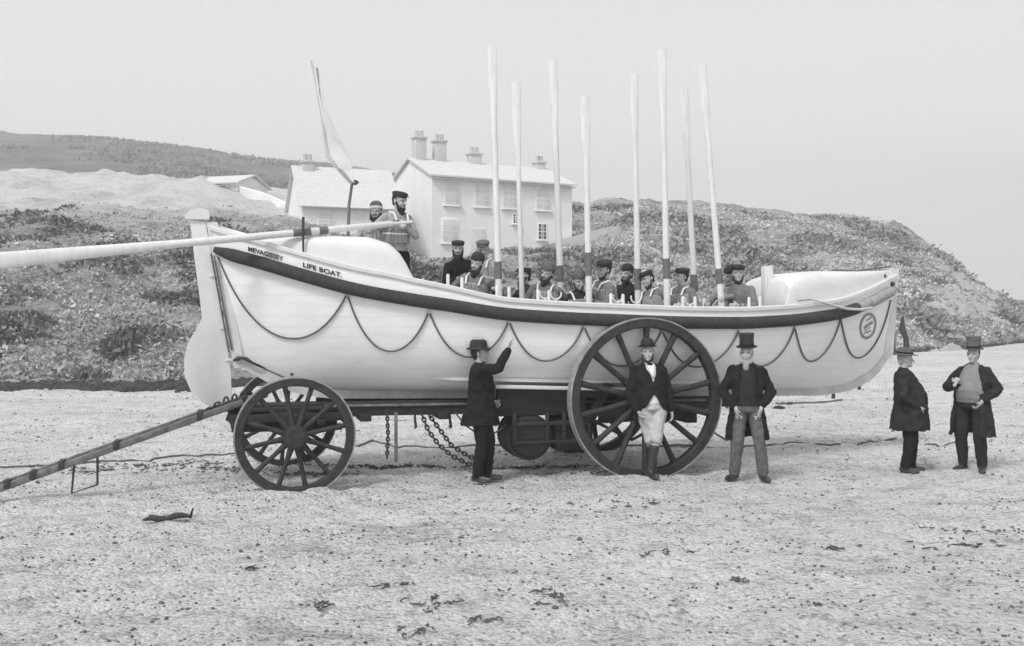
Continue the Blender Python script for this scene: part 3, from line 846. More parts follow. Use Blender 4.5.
    if beard:
        bm_, kind = beard; hb = Sculpt(); q = hb.p('b')
        if kind == 'full':
            q.ell(Hd((0, -.054, 1.478)), (.052, .046, .046), HR, 16, 12); q.ell(Hd((0, -.070, 1.45)), (.040, .034, .050), HR, 14, 10)
            for sx in (-1, 1): q.cap_(Hd((sx*.066, -.012, 1.56)), Hd((sx*.048, -.052, 1.49)), .014, .026, 10)
            q.cap_(Hd((-.024, -.090, 1.536)), Hd((.024, -.090, 1.536)), .007, .007, 8)
        elif kind == 'long':
            q.ell(Hd((0, -.052, 1.478)), (.048, .043, .045), HR, 16, 12); q.ell(Hd((0, -.075, 1.43)), (.040, .030, .065), HR, 14, 10)
            for sx in (-1, 1): q.cap_(Hd((sx*.068, -.005, 1.58)), Hd((sx*.046, -.050, 1.48)), .014, .026, 10)
        else:   # chin curtain
            for sx in (-1, 1):
                q.cap_(Hd((sx*.068, -.002, 1.56)), Hd((sx*.050, -.032, 1.49)), .009, .015, 10); q.cap_(Hd((sx*.050, -.032, 1.49)), Hd((0, -.062, 1.470)), .016, .022, 10)
        hb.finish('beard', {'b': M[bm_]}, root, .007, 1)
    # hats
    hz = 1.652
    def hatlathe(prof, n=30, ox=1.0, oy=1.18, tilt=0):
        mt = HR @ Matrix.Rotation(R(tilt), 3, 'X'); c = Hd((0, .008, hz)); rr = []
        for r, z in prof: rr.append([c + mt @ Vector((ox*r*math.cos(a), oy*r*math.sin(a), z)) for a in [2*math.pi*k/n for k in range(n)]])
        return MB().loft(rr)
    hm = M[hatm]
    if hat == 'top':
        o = hatlathe([(.06,.0),(.088,-.004),(.122,-.006),(.129,.008),(.125,.013),(.091,.008),(.089,.03),(.087,.11),(.093,.165),(.090,.173),(.001,.175)]).build('hat', hm, root, ang=30)
        hatlathe([(.0905,.012),(.0925,.014),(.091,.04),(.090,.04)]).build('hat_band', M['cloth_black'], o, ang=30)
    elif hat == 'bowler':
        o = hatlathe([(.06,.0),(.082,-.004),(.115,-.004),(.124,.008),(.119,.014),(.088,.006),(.085,.04),(.080,.075),(.060,.102),(.030,.112),(.001,.114)]).build('hat', hm, root, ang=50)
        hatlathe([(.0885,.008),(.0895,.010),(.088,.030),(.087,.030)]).build('hat_band', M['cloth_black'], o, ang=30)
    elif hat == 'wide':
        o = hatlathe([(.06,.0),(.082,-.006),(.130,-.012),(.148,-.006),(.144,.002),(.10,.002),(.090,.008),(.088,.05),(.080,.083),(.055,.088),(.03,.078),(.001,.076)]).build('hat', hm, root, ang=50)
        hatlathe([(.0905,.008),(.0925,.010),(.0915,.030),(.090,.030)]).build('hat_band', M['cloth_black'], o, ang=30)
    elif hat == 'soft':
        o = hatlathe([(.06,.0),(.082,-.008),(.125,-.030),(.134,-.026),(.128,-.016),(.092,.004),(.092,.04),(.086,.075),(.062,.096),(.03,.085),(.001,.082)], tilt=6).build('hat', hm, root, ang=50)
    elif hat == 'cap':
        o = hatlathe([(.06,-.02),(.086,-.024),(.089,-.005),(.097,.018),(.090,.036),(.06,.048),(.001,.052)]).build('cap', hm, root, ang=50)
        c = Hd((0, -.095, hz-.002)); MB().ell(c, (.062, .038, .007), HR, 14, 8).build('peak', hm, o)
    elif hat == 'point':
        hatlathe([(.06,-.03),(.086,-.034),(.090,-.02),(.088,.01),(.078,.045),(.055,.085),(.03,.11),(.012,.13),(.001,.135)]).build('cap', hm, root, ang=50)
    elif hat == 'knit':
        o = hatlathe([(.06,-.015),(.083,-.02),(.087,-.005),(.087,.015),(.080,.045),(.062,.070),(.034,.084),(.001,.088)]).build('cap', hm, root, ang=50)
        hatlathe([(.084,-.022),(.092,-.021),(.093,.010),(.086,.012)]).build('cap_band', M['linen'] if sash else hm, o, ang=50)
    # coat
    if coat:
        cs = Sculpt(); q = cs.p('c'); th = .022; rings = []
        for (z, hw, hd, yo, gap) in coat['rings']:
            n = 36; ring = []
            g = R(gap)/2 if gap > 0 else .004
            angs = [-math.pi/2 + g + (2*math.pi - 2*g)*k/(n-1) for k in range(n)]
            ring += [T((hw*math.cos(a), yo + hd*math.sin(a), z)) if z > .95 else (T((0,0,.95)) - T((0,0,.95)) + Vector((hw*math.cos(a), yo + hd*math.sin(a), z - .91 + pz))) for a in angs]
            ring += [T(((hw-th)*math.cos(a), yo + (hd-th)*math.sin(a), z)) if z > .95 else Vector(((hw-th)*math.cos(a), yo + (hd-th)*math.sin(a), z - .91 + pz)) for a in reversed(angs)]
            rings.append(ring)
        q.loft(rings)
        for sh, el, wr in ((shR, elR, wrR), (shL, elL, wrL)):
            q.cap_(sh, el, .074, .068); q.cap_(el, wr.lerp(el, .10), .068, .052)
        for sx in (-1, 1):                                                       # collar
            q.cap_(T((sx*.075, -.005, 1.435)), T((sx*.05, .055, 1.462)), .022, .020, 8)
            if lapels: q.cap_(T((sx*.070, -.055, 1.42)), T((sx*lapels, -.128*f, 1.22)), .017, .014, 8)
        q.cap_(T((-.05, .055, 1.462)), T((.05, .055, 1.462)), .022, .022, 8)
        cs.finish('coat', {'c': coat['mat']}, root, vox, 2, .020)
        for (sh, el, wr) in ((shR, elR, wrR), (shL, elL, wrL)):
            if coat.get('cuffs'): MB().tube([wr.lerp(el, .10), wr.lerp(el, .03)], .034, 14).build('shirt_cuff', M['linen'], root)
        if coat.get('seam'):
            mb = MB()
            for k in range(4):
                z = 1.30 - k*.085; mb.ell(T((.018, -coat['rings'][0][2]*0 - coat['seam'] , z)), (.011, .007, .011), None, 8, 6)
            mb.build('buttons', M['iron'], root)
    if shirt_v:
        rr = []
        MB().loft([[T(p) for p in ((-.048,-.075,1.425),(.048,-.075,1.425),(.0,-.122*f,1.26))], [T(p) for p in ((-.048,-.10,1.425),(.048,-.10,1.425),(.0,-.146*f,1.26))]]).build('shirt_front', M['linen'], root)
        MB().loft([[T(p) for p in ((-.05,-.07,1.44),(.0,-.09,1.425),(.05,-.07,1.44),(.0,-.08,1.452))], [T(p) for p in ((-.03,-.10,1.425),(.0,-.108,1.415),(.03,-.10,1.425),(.0,-.10,1.44))]]).build('neckcloth', M['cloth_black'], root)
    if jacket:
        mb = MB(); rr = []; n = 96
        for z, hw, hd in ((1.03, .165, .132), (1.035, .185, .152), (1.14, .186, .156), (1.145, .172, .142), (1.165, .172, .142), (1.17, .188, .156), (1.30, .190, .154), (1.34, .180, .146), (1.345, .160, .128)):
            ring = []
            for k in range(n):
                a = 2*math.pi*k/n; rb = 1 - .075*(abs(math.cos(a*11)) < .42)
                ring.append(T((hw*rb*math.cos(a), .003 + hd*rb*math.sin(a), z)))
            rr.append(ring)
        mb.loft(rr); j = mb.build('life_jacket', M['cork'], root, ang=30)
        MB().loft([[T(((hw)*math.cos(a), .003+hd*math.sin(a), z)) for a in [2*math.pi*k/40 for k in range(40)]] for z, hw, hd in ((1.143,.180,.148),(1.143,.192,.160),(1.167,.192,.160),(1.167,.180,.148))]).build('belt', M['linen'], j)
        for sx in (-1, 1):
            MB().tube([T((sx*.085, -.150, 1.33)), T((sx*.10, -.09, 1.42)), T((sx*.10, .03, 1.44)), T((sx*.085, .13, 1.34))], .014, 8).build('shoulder_strap', M['linen'], j)
    return root

def rings_frock(hem, gap_top, gap_bot, f=1.0, flare=.22, hemd=.18):
    return [(hem, flare*f, hemd*f, .01, gap_bot), (hem+.12, flare*.95*f, hemd*.95*f, .01, gap_bot), (.98, .185*f, .150*f, .0, (gap_top+gap_bot)/2),
            (1.08, .178*f, .148*f, -.005, gap_top), (1.22, .192*f, .150*f, 0, gap_top), (1.33, .205, .146, .004, gap_top*.8), (1.40, .180, .118, .01, gap_top*.8), (1.45, .098, .080, .012, gap_top*1.3)]
G_SH = 'townsmen standing on the beach by the carriage'
def foot(px, py): return gpt(px, py)
# 1 man with raised arm, back quarter to us
person('man in dark knee length coat and soft brimmed hat reaching up to the grab line', foot(481, 481), R(78), 1.0, dict(top=M['cloth_black'], leg=M['cloth_black']),
       wrR=(-.13, -.37, 1.64), bendR=(-.5, -.1, -.8), wrL=(.20, -.12, .98), handR=((0, -.25, .95), (0, -1, .2), .35),
       anR=(-.09, .03, .085), anL=(.09, -.05, .085), hat='soft', coat=dict(mat=M['cloth_black'], rings=rings_frock(.70, 0, 0, 1.08, .225, .215)), head_rot=(-6, 0, 8), group=G_SH, vox=.008, fat=1.12, beard=('hair_grey', 'curtain'))
# 2 man leaning against the big wheel
person('bearded man in dark coat, white breeches and high boots leaning against the big wheel', foot(652, 477.5), R(4), 1.0,
       dict(top=M['linen'], leg=M['cloth_pale'], low=M['boot']), wrR=(-.20, -.10, .86), wrL=(.245, -.03, .84), bendR=(-.9, .5, 0), bendL=(.9, .6, 0),
       anR=(.05, .06, .085), anL=(-.045, -.09, .085), toeR=(-.5, -1), toeL=(.35, -1), breeches=True, hat='bowler', beard=('hair_dark', 'curtain'), lean=(-6, -4, 5), head_rot=(4, 3, -14), fat=1.08,
       coat=dict(mat=M['cloth_black'], rings=[(.74, .24, .18, .03, 135), (.86, .235, .18, .02, 100), (.95, .225, .178, .01, 36), (1.05, .212, .170, .0, 0), (1.22, .215, .165, 0, 4), (1.33, .215, .148, .004, 26), (1.40, .185, .118, .01, 45), (1.45, .098, .080, .012, 90)]),
       group=G_SH, shirt_v=True, vox=.008, hair='hair_dark')
# 3 tall man in top hat
person('grey bearded man in tall top hat and open frock coat, hands in trouser pockets', foot(747, 480), R(-6), 1.0,
       dict(top=M['cloth_dark'], leg=M['cloth_mid']), wrR=(-.165, -.125, .93), wrL=(.165, -.125, .93), bendR=(-1, .55, 0), bendL=(1, .55, 0),
       handR=((.25, -.1, -1), (1, .2, 0), .3), handL=((-.25, -.1, -1), (-1, .2, 0), .3),
       anR=(-.15, .02, .085), anL=(.19, -.04, .085), toeR=(-.8, -1), toeL=(.25, -1), hat='top', beard=('hair_grey', 'long'), hair='hair_grey', head_rot=(4, 0, -14), fat=1.08,
       coat=dict(mat=M['cloth_black'], rings=rings_frock(.52, 78, 105, 1.08, .25, .17)), group=G_SH, vox=.008)
# 4 short man in profile
person('short stout man in dark coat and wide brimmed hat, facing right in profile', foot(907, 472), R(72), .93,
       dict(top=M['cloth_dark'], leg=M['cloth_black']), wrR=(-.20, -.13, .95), wrL=(.20, -.13, .95), bendR=(-.6, 1, 0), bendL=(.6, 1, 0), handR=((.1, -.5, -1), (1, 0, 0), .5), handL=((-.1, -.5, -1), (-1, 0, 0), .5),
       anR=(-.08, .03, .085), anL=(.08, -.06, .085), hat='wide', hatm='felt_mid', fat=1.3, lean=(-3, 0, 0), head_rot=(6, 0, 4), hair='hair_grey',
       coat=dict(mat=M['cloth_dark'], rings=[(.60, .25, .27, -.03, 0), (.75, .24, .255, -.035, 0), (.95, .225, .235, -.05, 0), (1.08, .215, .225, -.05, 0), (1.22, .215, .185, -.025, 0), (1.33, .207, .148, .004, 0), (1.40, .18, .118, .01, 0), (1.45, .098, .08, .012, 30)]), group=G_SH, vox=.009)
# 5 stout man in top hat
person('stout man in low top hat and pale waistcoat with one hand on his coat edge', foot(972, 471), R(-50), .97,
       dict(top=mat('grey_waistcoat', .26, .95, g2=.18, scale=12, bump=.01, bscale=12), leg=M['cloth_dark']), wrR=(-.13, -.24, 1.17), bendR=(-.8, .2, -.6), handR=((.3, .1, .9), (0, 1, 0), .9), wrL=(.20, -.10, .98), bendL=(.9, .7, 0), handL=((-.4, -.3, -.9), (-1, 0, 0), .4),
       anR=(-.12, .0, .085), anL=(.14, .0, .085), toeR=(-.3, -1), toeL=(.5, -1), hat='top', hatm='felt_mid', fat=1.32, lean=(-4, 0, 0), head_rot=(6, 0, 8), hair='hair_dark',
       coat=dict(mat=M['cloth_dark'], rings=rings_frock(.48, 95, 80, 1.28, .235, .20)), group=G_SH, vox=.009)

# crew
G_CR = 'lifeboat crew in the boat'
def crew(px, py, v, face, label, oar_px=None, hatk='cap', beard=None, top='cloth_guernsey', jacket=True, stand=None, wr=None, hatm='felt', headz=.685, lean=(0,0,0), sash=False, head_rot=None, wl=None, leg='cloth_dark', scale=1.0, hair='hair_dark'):
    rnd = random.Random(px); lean = (lean[0] + rnd.uniform(-3, 9), lean[1] + rnd.uniform(-9, 9), rnd.uniform(-12, 12)); head_rot = head_rot or (rnd.uniform(-8, 14), rnd.uniform(-8, 8), rnd.uniform(-25, 25)); scale *= rnd.uniform(.95, 1.04)
    t, z = loc_of(px, py, v)
    hz_ = 1.58 if stand else headz
    p = world(t, v, z - hz_ - .08 if not stand else z - 1.60)
    rz = R(face)
    kw = {}
    inv = Matrix.Rotation(-rz, 3, 'Z')
    if oar_px:
        for bx, b0, b1 in OARS:
            if bx == oar_px:
                zz = p.z + .42; q = b0.lerp(b1, (zz - b0.z)/(b1.z - b0.z)); tgt = inv @ (q - p)
                key = 'wrL' if tgt.x > 0 else 'wrR'; kw[key] = tgt - Vector((tgt.x, tgt.y, 0)).normalized()*.07
                kw['handL' if tgt.x > 0 else 'handR'] = ((tgt.x, tgt.y, .05), (-1 if tgt.x > 0 else 1, 0, 0), 1.25)
    if wr: kw['wrR'] = wr
    if wl: kw['wrL'] = wl
    if not stand:
        kw.setdefault('wrL', (.13, -.36, .34)); kw.setdefault('wrR', (-.13, -.36, .34))
    return person(label, p, rz, scale, dict(top=M[top], leg=M[leg]), seated=not stand, bendR=(-.7, .4, -.6), bendL=(.7, .4, -.6), hat=hatk, hatm=hatm, beard=beard, jacket=jacket,
                  group=G_CR, vox=.011, lean=lean, sash=sash, head_rot=head_rot or (0, 0, 0), hair=hair, **kw)
crew(471, 262, -.30, -2, 'full bearded rower in knitted cap with one arm stretched left along the boat', 499, 'knit', ('hair_dark', 'full'), wr=(-.42, -.22, .33), lean=(4, 0, 0))
crew(462, 247, .38, 20, 'dark coated crewman in a cap standing half hidden behind the full bearded rower', None, 'cap', ('hair_dark', 'full'), top='cloth_black', jacket=False)
crew(489, 249, .45, -20, 'crewman in pale cork jacket hidden right behind the full bearded rower', None, 'cap', None, top='cork', hatm='felt_mid')
crew(529, 275, .35, -60, 'dark bearded rower looking left, half hidden at another man\'s shoulder', None, 'cap', ('hair_dark', 'full'), top='cloth_dark', jacket=False)
crew(543, 271, -.30, -25, 'rower in cork jacket with heavy beard and round cap, just left of the fourth oar', 561, 'knit', ('hair_dark', 'full'), hatm='felt_mid', head_rot=(4, 6, -20))
crew(580, 281, -.35, 3, 'small rower in pointed sou\'wester facing the camera beside an oar', 589, 'point', ('hair_dark', 'curtain'), top='cloth_dark', hatm='felt_mid')
crew(607, 269, -.30, -62, 'tall seated rower in slanted peaked cap seen in profile looking left', None, 'cap', ('hair_dark', 'curtain'), top='cloth_guernsey', lean=(6, 0, 0))
crew(627, 273, .40, -30, 'dark figure seated behind the profile rower with the slanted cap', None, 'knit', ('hair_dark', 'full'), top='cloth_dark', jacket=False)
crew(658, 277, -.15, -50, 'rower with moustache gripping the oar at the boat\'s middle, looking left', 667, 'cap', ('hair_dark', 'curtain'), top='cloth_guernsey', lean=(8, 0, 0))
crew(683, 275, -.30, -30, 'broad shouldered clean shaven rower in cork jacket leaning left', None, 'cap', None, lean=(4, -8, 0))
crew(727, 276, .15, -40, 'left man of the close pair of rowers nearest the bow', 721, 'knit', ('hair_grey', 'curtain'), top='cork', jacket=False)
crew(742, 277, -.28, -38, 'right man of the close pair nearest the bow, arms folded forward', 721, 'cap', ('hair_dark', 'curtain'), jacket=False, top='cloth_guernsey', lean=(5, 0, 0))
# coxswain and mate at the sweep
h1 = hand_pt
def stand_crew(px, py, v, face, label, **kw):
    t, z = loc_of(px, py, v); p = world(t, v, z - 1.60); return p
p = stand_crew(396, 200, .05, 40, '')
inv = Matrix.Rotation(-R(35), 3, 'Z')
tg = inv @ (at(389, 227, 12.95) - p); tg2 = inv @ (at(404, 226, 12.95) - p)
person('bearded coxswain in cap and striped cork jacket standing at the steering oar', p, R(35), 1.0, dict(top=M['cork'], leg=M['cloth_black']), wrR=tg - Vector((0, -.03, -.05)), wrL=tg2 - Vector((0, -.03, -.05)),
       bendR=(-.9, .2, -.6), bendL=(.9, .2, -.6), handR=((.2, -.6, -.6), (0, .4, -1), 1.2), handL=((-.2, -.6, -.6), (0, .4, -1), 1.2), hat='cap', beard=('hair_dark', 'full'), jacket=True, group=G_CR, vox=.010, head_rot=(10, 0, 20), lean=(4, 0, 0))
p = stand_crew(376, 208, .30, 0, '')
person('second man at the sweep wearing a pale banded cap and cork jacket', p, R(-5), .97, dict(top=M['cork'], leg=M['cloth_pale']), wrR=(-.16, -.30, 1.12), wrL=(.16, -.30, 1.12),
       bendR=(-.9, .2, -.6), bendL=(.9, .2, -.6), hat='knit', hatm='felt_mid', sash=True, beard=('hair_dark', 'full'), jacket=True, group=G_CR, vox=.010)

# ------------------------------------------------------------------ terrain
def fbm(x, y, sc, oct=4, seed=0):
    s = 0; a = 1; t = 0
    for o in range(oct):
        s += a*noise.noise(Vector((x*sc + seed*13.1, y*sc - seed*7.7, seed*3.3))); t += a; a *= .5; sc *= 2.03
    return s/t
FX = [-1500,-700,-200,0,200,300,412,572,640,740,850,900,945,985,1024,1200,1600]
FY = [16,20,24,27,28,30,34,39,41,44,48,51,55,60,68,84,110]
PR = {  # rows: (depth, image row) from low slope to back
 -1500: [(24,300),(36,240),(70,200),(100,195)], -700: [(27,300),(40,232),(72,188),(98,186)], -200: [(31,302),(43,226),(74,180),(96,184)],
 0: [(33,302),(44,224),(72,176),(95,180)], 200: [(35,302),(46,226),(72,181),(95,187)], 300: [(37,302),(48,238),(70,205),(95,196)],
 412: [(42,302),(53,262),(64,248),(95,220)], 572: [(47,300),(57,258),(67,236),(80,201)], 640: [(50,292),(60,246),(72,214),(84,203)],
 740: [(54,294),(65,248),(76,219),(87,210)], 850: [(57,297),(68,254),(80,226),(90,219)], 900: [(60,300),(70,262),(82,236),(93,229)],
 945: [(62,308),(69,282),(80,268),(94,263)], 985: [(66,322),(73,306),(85,300),(100,297)], 1024: [(74,330),(82,321),(92,315),(110,311)],
 1200: [(92,331),(102,324),(120,318),(140,316)], 1600: [(118,329),(130,323),(150,318),(180,316)]}
def footY(px): return smooth_interp(FX, FY, px) + 1.1*noise.noise(Vector((px*.013, 3.7, 0))) + .5*noise.noise(Vector((px*.05, 9.1, 0)))
def prof(px):
    cs = []
    for r in range(4):
        Yr = interp(FX, [PR[k][r][0] for k in FX], px); yr = interp(FX, [PR[k][r][1] for k in FX], px)
        cs.append((Yr, H - (yr-HZ)/F*Yr))
    f = footY(px)
    return [(f-1.2, -.15), (f, .10), (f+1.4, .62)] + cs + [(cs[-1][0]+25, cs[-1][1]-1.5), (cs[-1][0]+70, -1.0)]
def terr_z(px, Y, rough=True):
    P = prof(px); z = smooth_interp([a for a, b in P], [b for a, b in P], Y); X = (px-512)/F*Y
    if rough:
        f = footY(px); k = max(0, min(1, (Y-f)/3)); far = max(.3, min(1, 60/Y))
        z += k*(fbm(X, Y, .16, 3, 1)*1.1 + fbm(X, Y, .7, 4, 2)*.55)*(1 + .6*(px > 880))
    return z
def hill_mesh():
    mb = MB(); cols = []; px = -1500
    while px <= 1600: cols.append(px); px += 7 if -60 < px < 1090 else 30
    rows = []
    NR = 120
    for px in cols:
        f = footY(px); P = prof(px); Y1 = P[-3][0]
        ring = []
        for j in range(NR+1):
            q = j/NR; Y = (f-1.2) + (Y1 - f + 1.2)*(q**1.3); ring.append(Y)
        ring += [Y1+12, Y1+25, Y1+45, Y1+70]
        rows.append([Vector(((px-512)/F*Y, Y, terr_z(px, Y))) for Y in ring])
    mb.loft(rows, close=False, cap=False); return mb
def hillmat(name, dark, mid, pale, sc, bump=.25, meadow=False):
    m = bpy.data.materials.new(name); m.use_nodes = True; nt = m.node_tree; N = nt.nodes; L = nt.links
    b = N['Principled BSDF']; b.inputs['Roughness'].default_value = .95; b.inputs['Specular IOR Level'].default_value = .1
    tc = N.new('ShaderNodeTexCoord')
    mp = N.new('ShaderNodeMapping'); mp.inputs['Scale'].default_value = (1, 1, 2.2); L.new(tc.outputs['Object'], mp.inputs[0])
    n1 = N.new('ShaderNodeTexNoise'); n1.inputs['Scale'].default_value = sc; n1.inputs['Detail'].default_value = 10; n1.inputs['Roughness'].default_value = .72
    n2 = N.new('ShaderNodeTexNoise'); n2.inputs['Scale'].default_value = sc*12; n2.inputs['Detail'].default_value = 8; n2.inputs['Roughness'].default_value = .8
    L.new(mp.outputs[0], n1.inputs[0]); L.new(mp.outputs[0], n2.inputs[0])
    ad = N.new('ShaderNodeMath'); ad.operation = 'MULTIPLY_ADD'; ad.inputs[1].default_value = .5; L.new(n2.outputs['Fac'], ad.inputs[0])
    m5 = N.new('ShaderNodeMath'); m5.operation = 'MULTIPLY'; m5.inputs[1].default_value = .5; L.new(n1.outputs['Fac'], m5.inputs[0]); L.new(m5.outputs[0], ad.inputs[2])
    cr = N.new('ShaderNodeValToRGB'); e = cr.color_ramp.elements; e[0].position = .40; e[1].position = .62
    e[0].color = (dark,)*3+(1,); e[1].color = (pale,)*3+(1,); q = e.new(.5); q.color = (mid,)*3+(1,)
    L.new(ad.outputs[0], cr.inputs[0])
    if meadow:      # pale mown meadow on the terrace above the scrubby bank
        sx = N.new('ShaderNodeSeparateXYZ'); L.new(tc.outputs['Object'], sx.inputs[0])
        def mr(src, a, b2):
            q = N.new('ShaderNodeMapRange'); q.inputs['From Min'].default_value = a; q.inputs['From Max'].default_value = b2; L.new(src, q.inputs['Value']); return q.outputs[0]
        a_ = N.new('ShaderNodeMath'); a_.operation = 'MULTIPLY'; L.new(mr(sx.outputs['Z'], 6.0, 7.6), a_.inputs[0]); L.new(mr(sx.outputs['X'], 3, -6), a_.inputs[1])
        mx = N.new('ShaderNodeMix'); mx.data_type = 'RGBA'; L.new(a_.outputs[0], mx.inputs['Factor']); L.new(cr.outputs[0], mx.inputs['A'])
        c2 = N.new('ShaderNodeValToRGB'); c2.color_ramp.elements[0].position = .38; c2.color_ramp.elements[1].position = .52
        c2.color_ramp.elements[0].color = (.42,.42,.42,1); c2.color_ramp.elements[1].color = (.74,.74,.74,1); L.new(ad.outputs[0], c2.inputs[0])
        L.new(c2.outputs[0], mx.inputs['B']); L.new(mx.outputs['Result'], b.inputs['Base Color'])
    else: L.new(cr.outputs[0], b.inputs['Base Color'])
    bp = N.new('ShaderNodeBump'); bp.inputs['Distance'].default_value = bump; bp.inputs['Strength'].default_value = 1
    L.new(n2.outputs['Fac'], bp.inputs['Height']); L.new(bp.outputs[0], b.inputs['Normal'])
    return m
M['hill'] = hillmat('hillside_scrub', .13, .40, .66, .30, .25, True)
M['far'] = hillmat('far_hill', .16, .34, .52, .10, 1.2)
hill = hill_mesh().build('hillside', M['hill'], ang=180); tag(hill, kind='structure')
# far hill
mb = MB(); rows = []
RX = [-2500,-700,0,100,200,330,412,572,800,1000,1300]; RY = [120,118,131,139,151,166,176,206,262,300,316]
px = -2500
while px <= 1300:
    ring = []
    for j in range(26):
        q = j/25; Y = 100 + 130*q; yy = lerp(interp(RX, [200,192,190,192,194,200,215,240,280,312,318], px), interp(RX, RY, px), math.sin(q*math.pi/2))
        X = (px-512)/F*Y; ring.append(Vector((X, Y, H - (yy-HZ)/F*Y + 1.6*fbm(X, Y, .05, 4, 5)*q)))
    ring.append(Vector(((px-512)/F*330, 330, -2)))
    rows.append(ring); px += 20
mb.loft(rows, close=False, cap=False); fh = mb.build('far_hill', M['far'], ang=180); tag(fh, kind='structure')

# beach: one sheet out to the horizon
mb = MB(); rr = []; r = .6; radii = [0.0]
while r < 5000: radii.append(r); r *= (1.02 if r < 4 else (1.0085 if r < 22 else (1.02 if r < 60 else (1.08 if r < 200 else 1.3))))
ANG = [R(-34 + 68*k/560) for k in range(561)] + [R(34 + 292*k/100) for k in range(1, 100)]; NSEG = len(ANG)

ring0 = []
def gz(X, Y):
    d = math.hypot(X, Y)
    if d > 60: return 0
    k = min(1, max(0, (60-d)/30))
    g = k*(fbm(X, Y, .35, 2, 3)*.05 + fbm(X, Y*1.3, 1.6, 4, 4)*.055)
    if d < 24:
        g += max(0, fbm(X, Y, 3.2, 2, 8) - .12)*-.09 + fbm(X, Y, 9, 2, 12)*.012      # scuffs and hollows
        dx, dy = X - C0.x, Y - C0.y; t = dx*U.x + dy*U.y; v = dx*W.x + dy*W.y          # wheel ruts and heaped shingle round the wheels
        for side in (-1.1, 1.1):
            q = v - side - .04*math.sin(t*1.1)
            if t > 0: g += (-.045*math.exp(-(q/.075)**2) + .022*math.exp(-((abs(q)-.16)/.07)**2)) * (1 if t > 4.4 else .5)*(.7+.6*noise.noise(Vector((t*2, side, 0))))
            for tw, rw in ((0, .30), (4.41, .38)):
                dd_ = math.hypot((t-tw)/rw, q/.17); g += .035*math.exp(-(dd_-1)**2*3)
    return g
for r in radii[1:]:
    rr.append([Vector((r*math.sin(a_), r*math.cos(a_), gz(r*math.sin(a_), r*math.cos(a_)))) for a_ in ANG])
mb.loft(rr, close=True, cap=False); mb.f.append(tuple(range(NSEG)))
def sandmat():
    m = bpy.data.materials.new('shingle_beach'); m.use_nodes = True; nt = m.node_tree; N = nt.nodes; L = nt.links
    b = N['Principled BSDF']; b.inputs['Roughness'].default_value = .9; b.inputs['Specular IOR Level'].default_value = .2
    tc = N.new('ShaderNodeTexCoord')
    def nz(scale, det, rough, st=(1,1,1)):
        mp = N.new('ShaderNodeMapping'); mp.inputs['Scale'].default_value = st; L.new(tc.outputs['Object'], mp.inputs[0])
        n = N.new('ShaderNodeTexNoise'); n.inputs['Scale'].default_value = scale; n.inputs['Detail'].default_value = det; n.inputs['Roughness'].default_value = rough
        L.new(mp.outputs[0], n.inputs[0]); return n.outputs['Fac']
    def ramp(src, p0, c0, p1, c1):
        c = N.new('ShaderNodeValToRGB'); c.color_ramp.elements[0].position = p0; c.color_ramp.elements[1].position = p1
        c.color_ramp.elements[0].color = (c0,)*3+(1,); c.color_ramp.elements[1].color = (c1,)*3+(1,); L.new(src, c.inputs[0]); return c.outputs[0]
    def mul(a, b_, f=1):
        x = N.new('ShaderNodeMix'); x.data_type = 'RGBA'; x.blend_type = 'MULTIPLY'; x.inputs['Factor'].default_value = f
        L.new(a, x.inputs['A']); L.new(b_, x.inputs['B']); return x.outputs['Result']
    base = ramp(nz(.22, 6, .6, (1, 1.6, 1)), .35, .80, .65, .96)
    mid = ramp(nz(2.2, 9, .8, (1, 1.1, 1)), .36, .62, .50, 1.0)
    fine = ramp(nz(24, 8, .85, (1, 1.1, 1)), .36, .50, .52, 1.05)
    vo = N.new('ShaderNodeTexVoronoi'); vo.inputs['Scale'].default_value = 30; L.new(tc.outputs['Object'], vo.inputs['Vector'])
    col = N.new('ShaderNodeSeparateColor'); L.new(vo.outputs['Color'], col.inputs[0])
    peb = ramp(col.outputs[0], .02, .35, .18, 1.0)
    wet = ramp(nz(.5, 10, .85, (.6, 1.8, 1)), .34, .48, .46, 1.0)
    L.new(mul(mul(mul(mul(base, mid), fine), peb, .7), wet), b.inputs['Base Color'])
    ad = N.new('ShaderNodeMath'); ad.operation = 'ADD'; L.new(nz(9, 8, .75), ad.inputs[0])
    dm = N.new('ShaderNodeMath'); dm.operation = 'MULTIPLY'; dm.inputs[1].default_value = -.5; L.new(vo.outputs['Distance'], dm.inputs[0]); L.new(dm.outputs[0], ad.inputs[1])
    bp = N.new('ShaderNodeBump'); bp.inputs['Distance'].default_value = .10; bp.inputs['Strength'].default_value = 1
    L.new(ad.outputs[0], bp.inputs['Height']); L.new(bp.outputs[0], b.inputs['Normal'])
    return m
bch = mb.build('beach', sandmat(), ang=180); tag(bch, kind='structure')

# pebbles, wrack, and strands drawn for shade under the carriage
def stone(mb, c, r, fl=.55):
    ph = random.random()*6.28; n = 6; vs = []; 
    sx, sy = r*random.uniform(.8, 1.5), r*random.uniform(.6, 1)
    for lv, (k, h) in enumerate(((.75, -.2), (1, .25), (.6, .85))):
        for j in range(n):
            a = ph + 2*math.pi*j/n; q = k*random.uniform(.85, 1.1)
            vs.append(Vector(c) + Vector((sx*q*math.cos(a), sy*q*math.sin(a), r*fl*h*2*random.uniform(.85, 1.1))))
    fs = [tuple((l*n+j, l*n+(j+1) % n, (l+1)*n+(j+1) % n, (l+1)*n+j) for j in range(n)) for l in range(2)]
    fs = [q for l in fs for q in l] + [tuple(range(2*n, 3*n))]
    mb.add(vs, fs)
def island(name, lo, hi):
    m = mat(name, hi, .85, g2=lo, scale=3.1, detail=1); return m
mb = MB(); mb2 = MB()
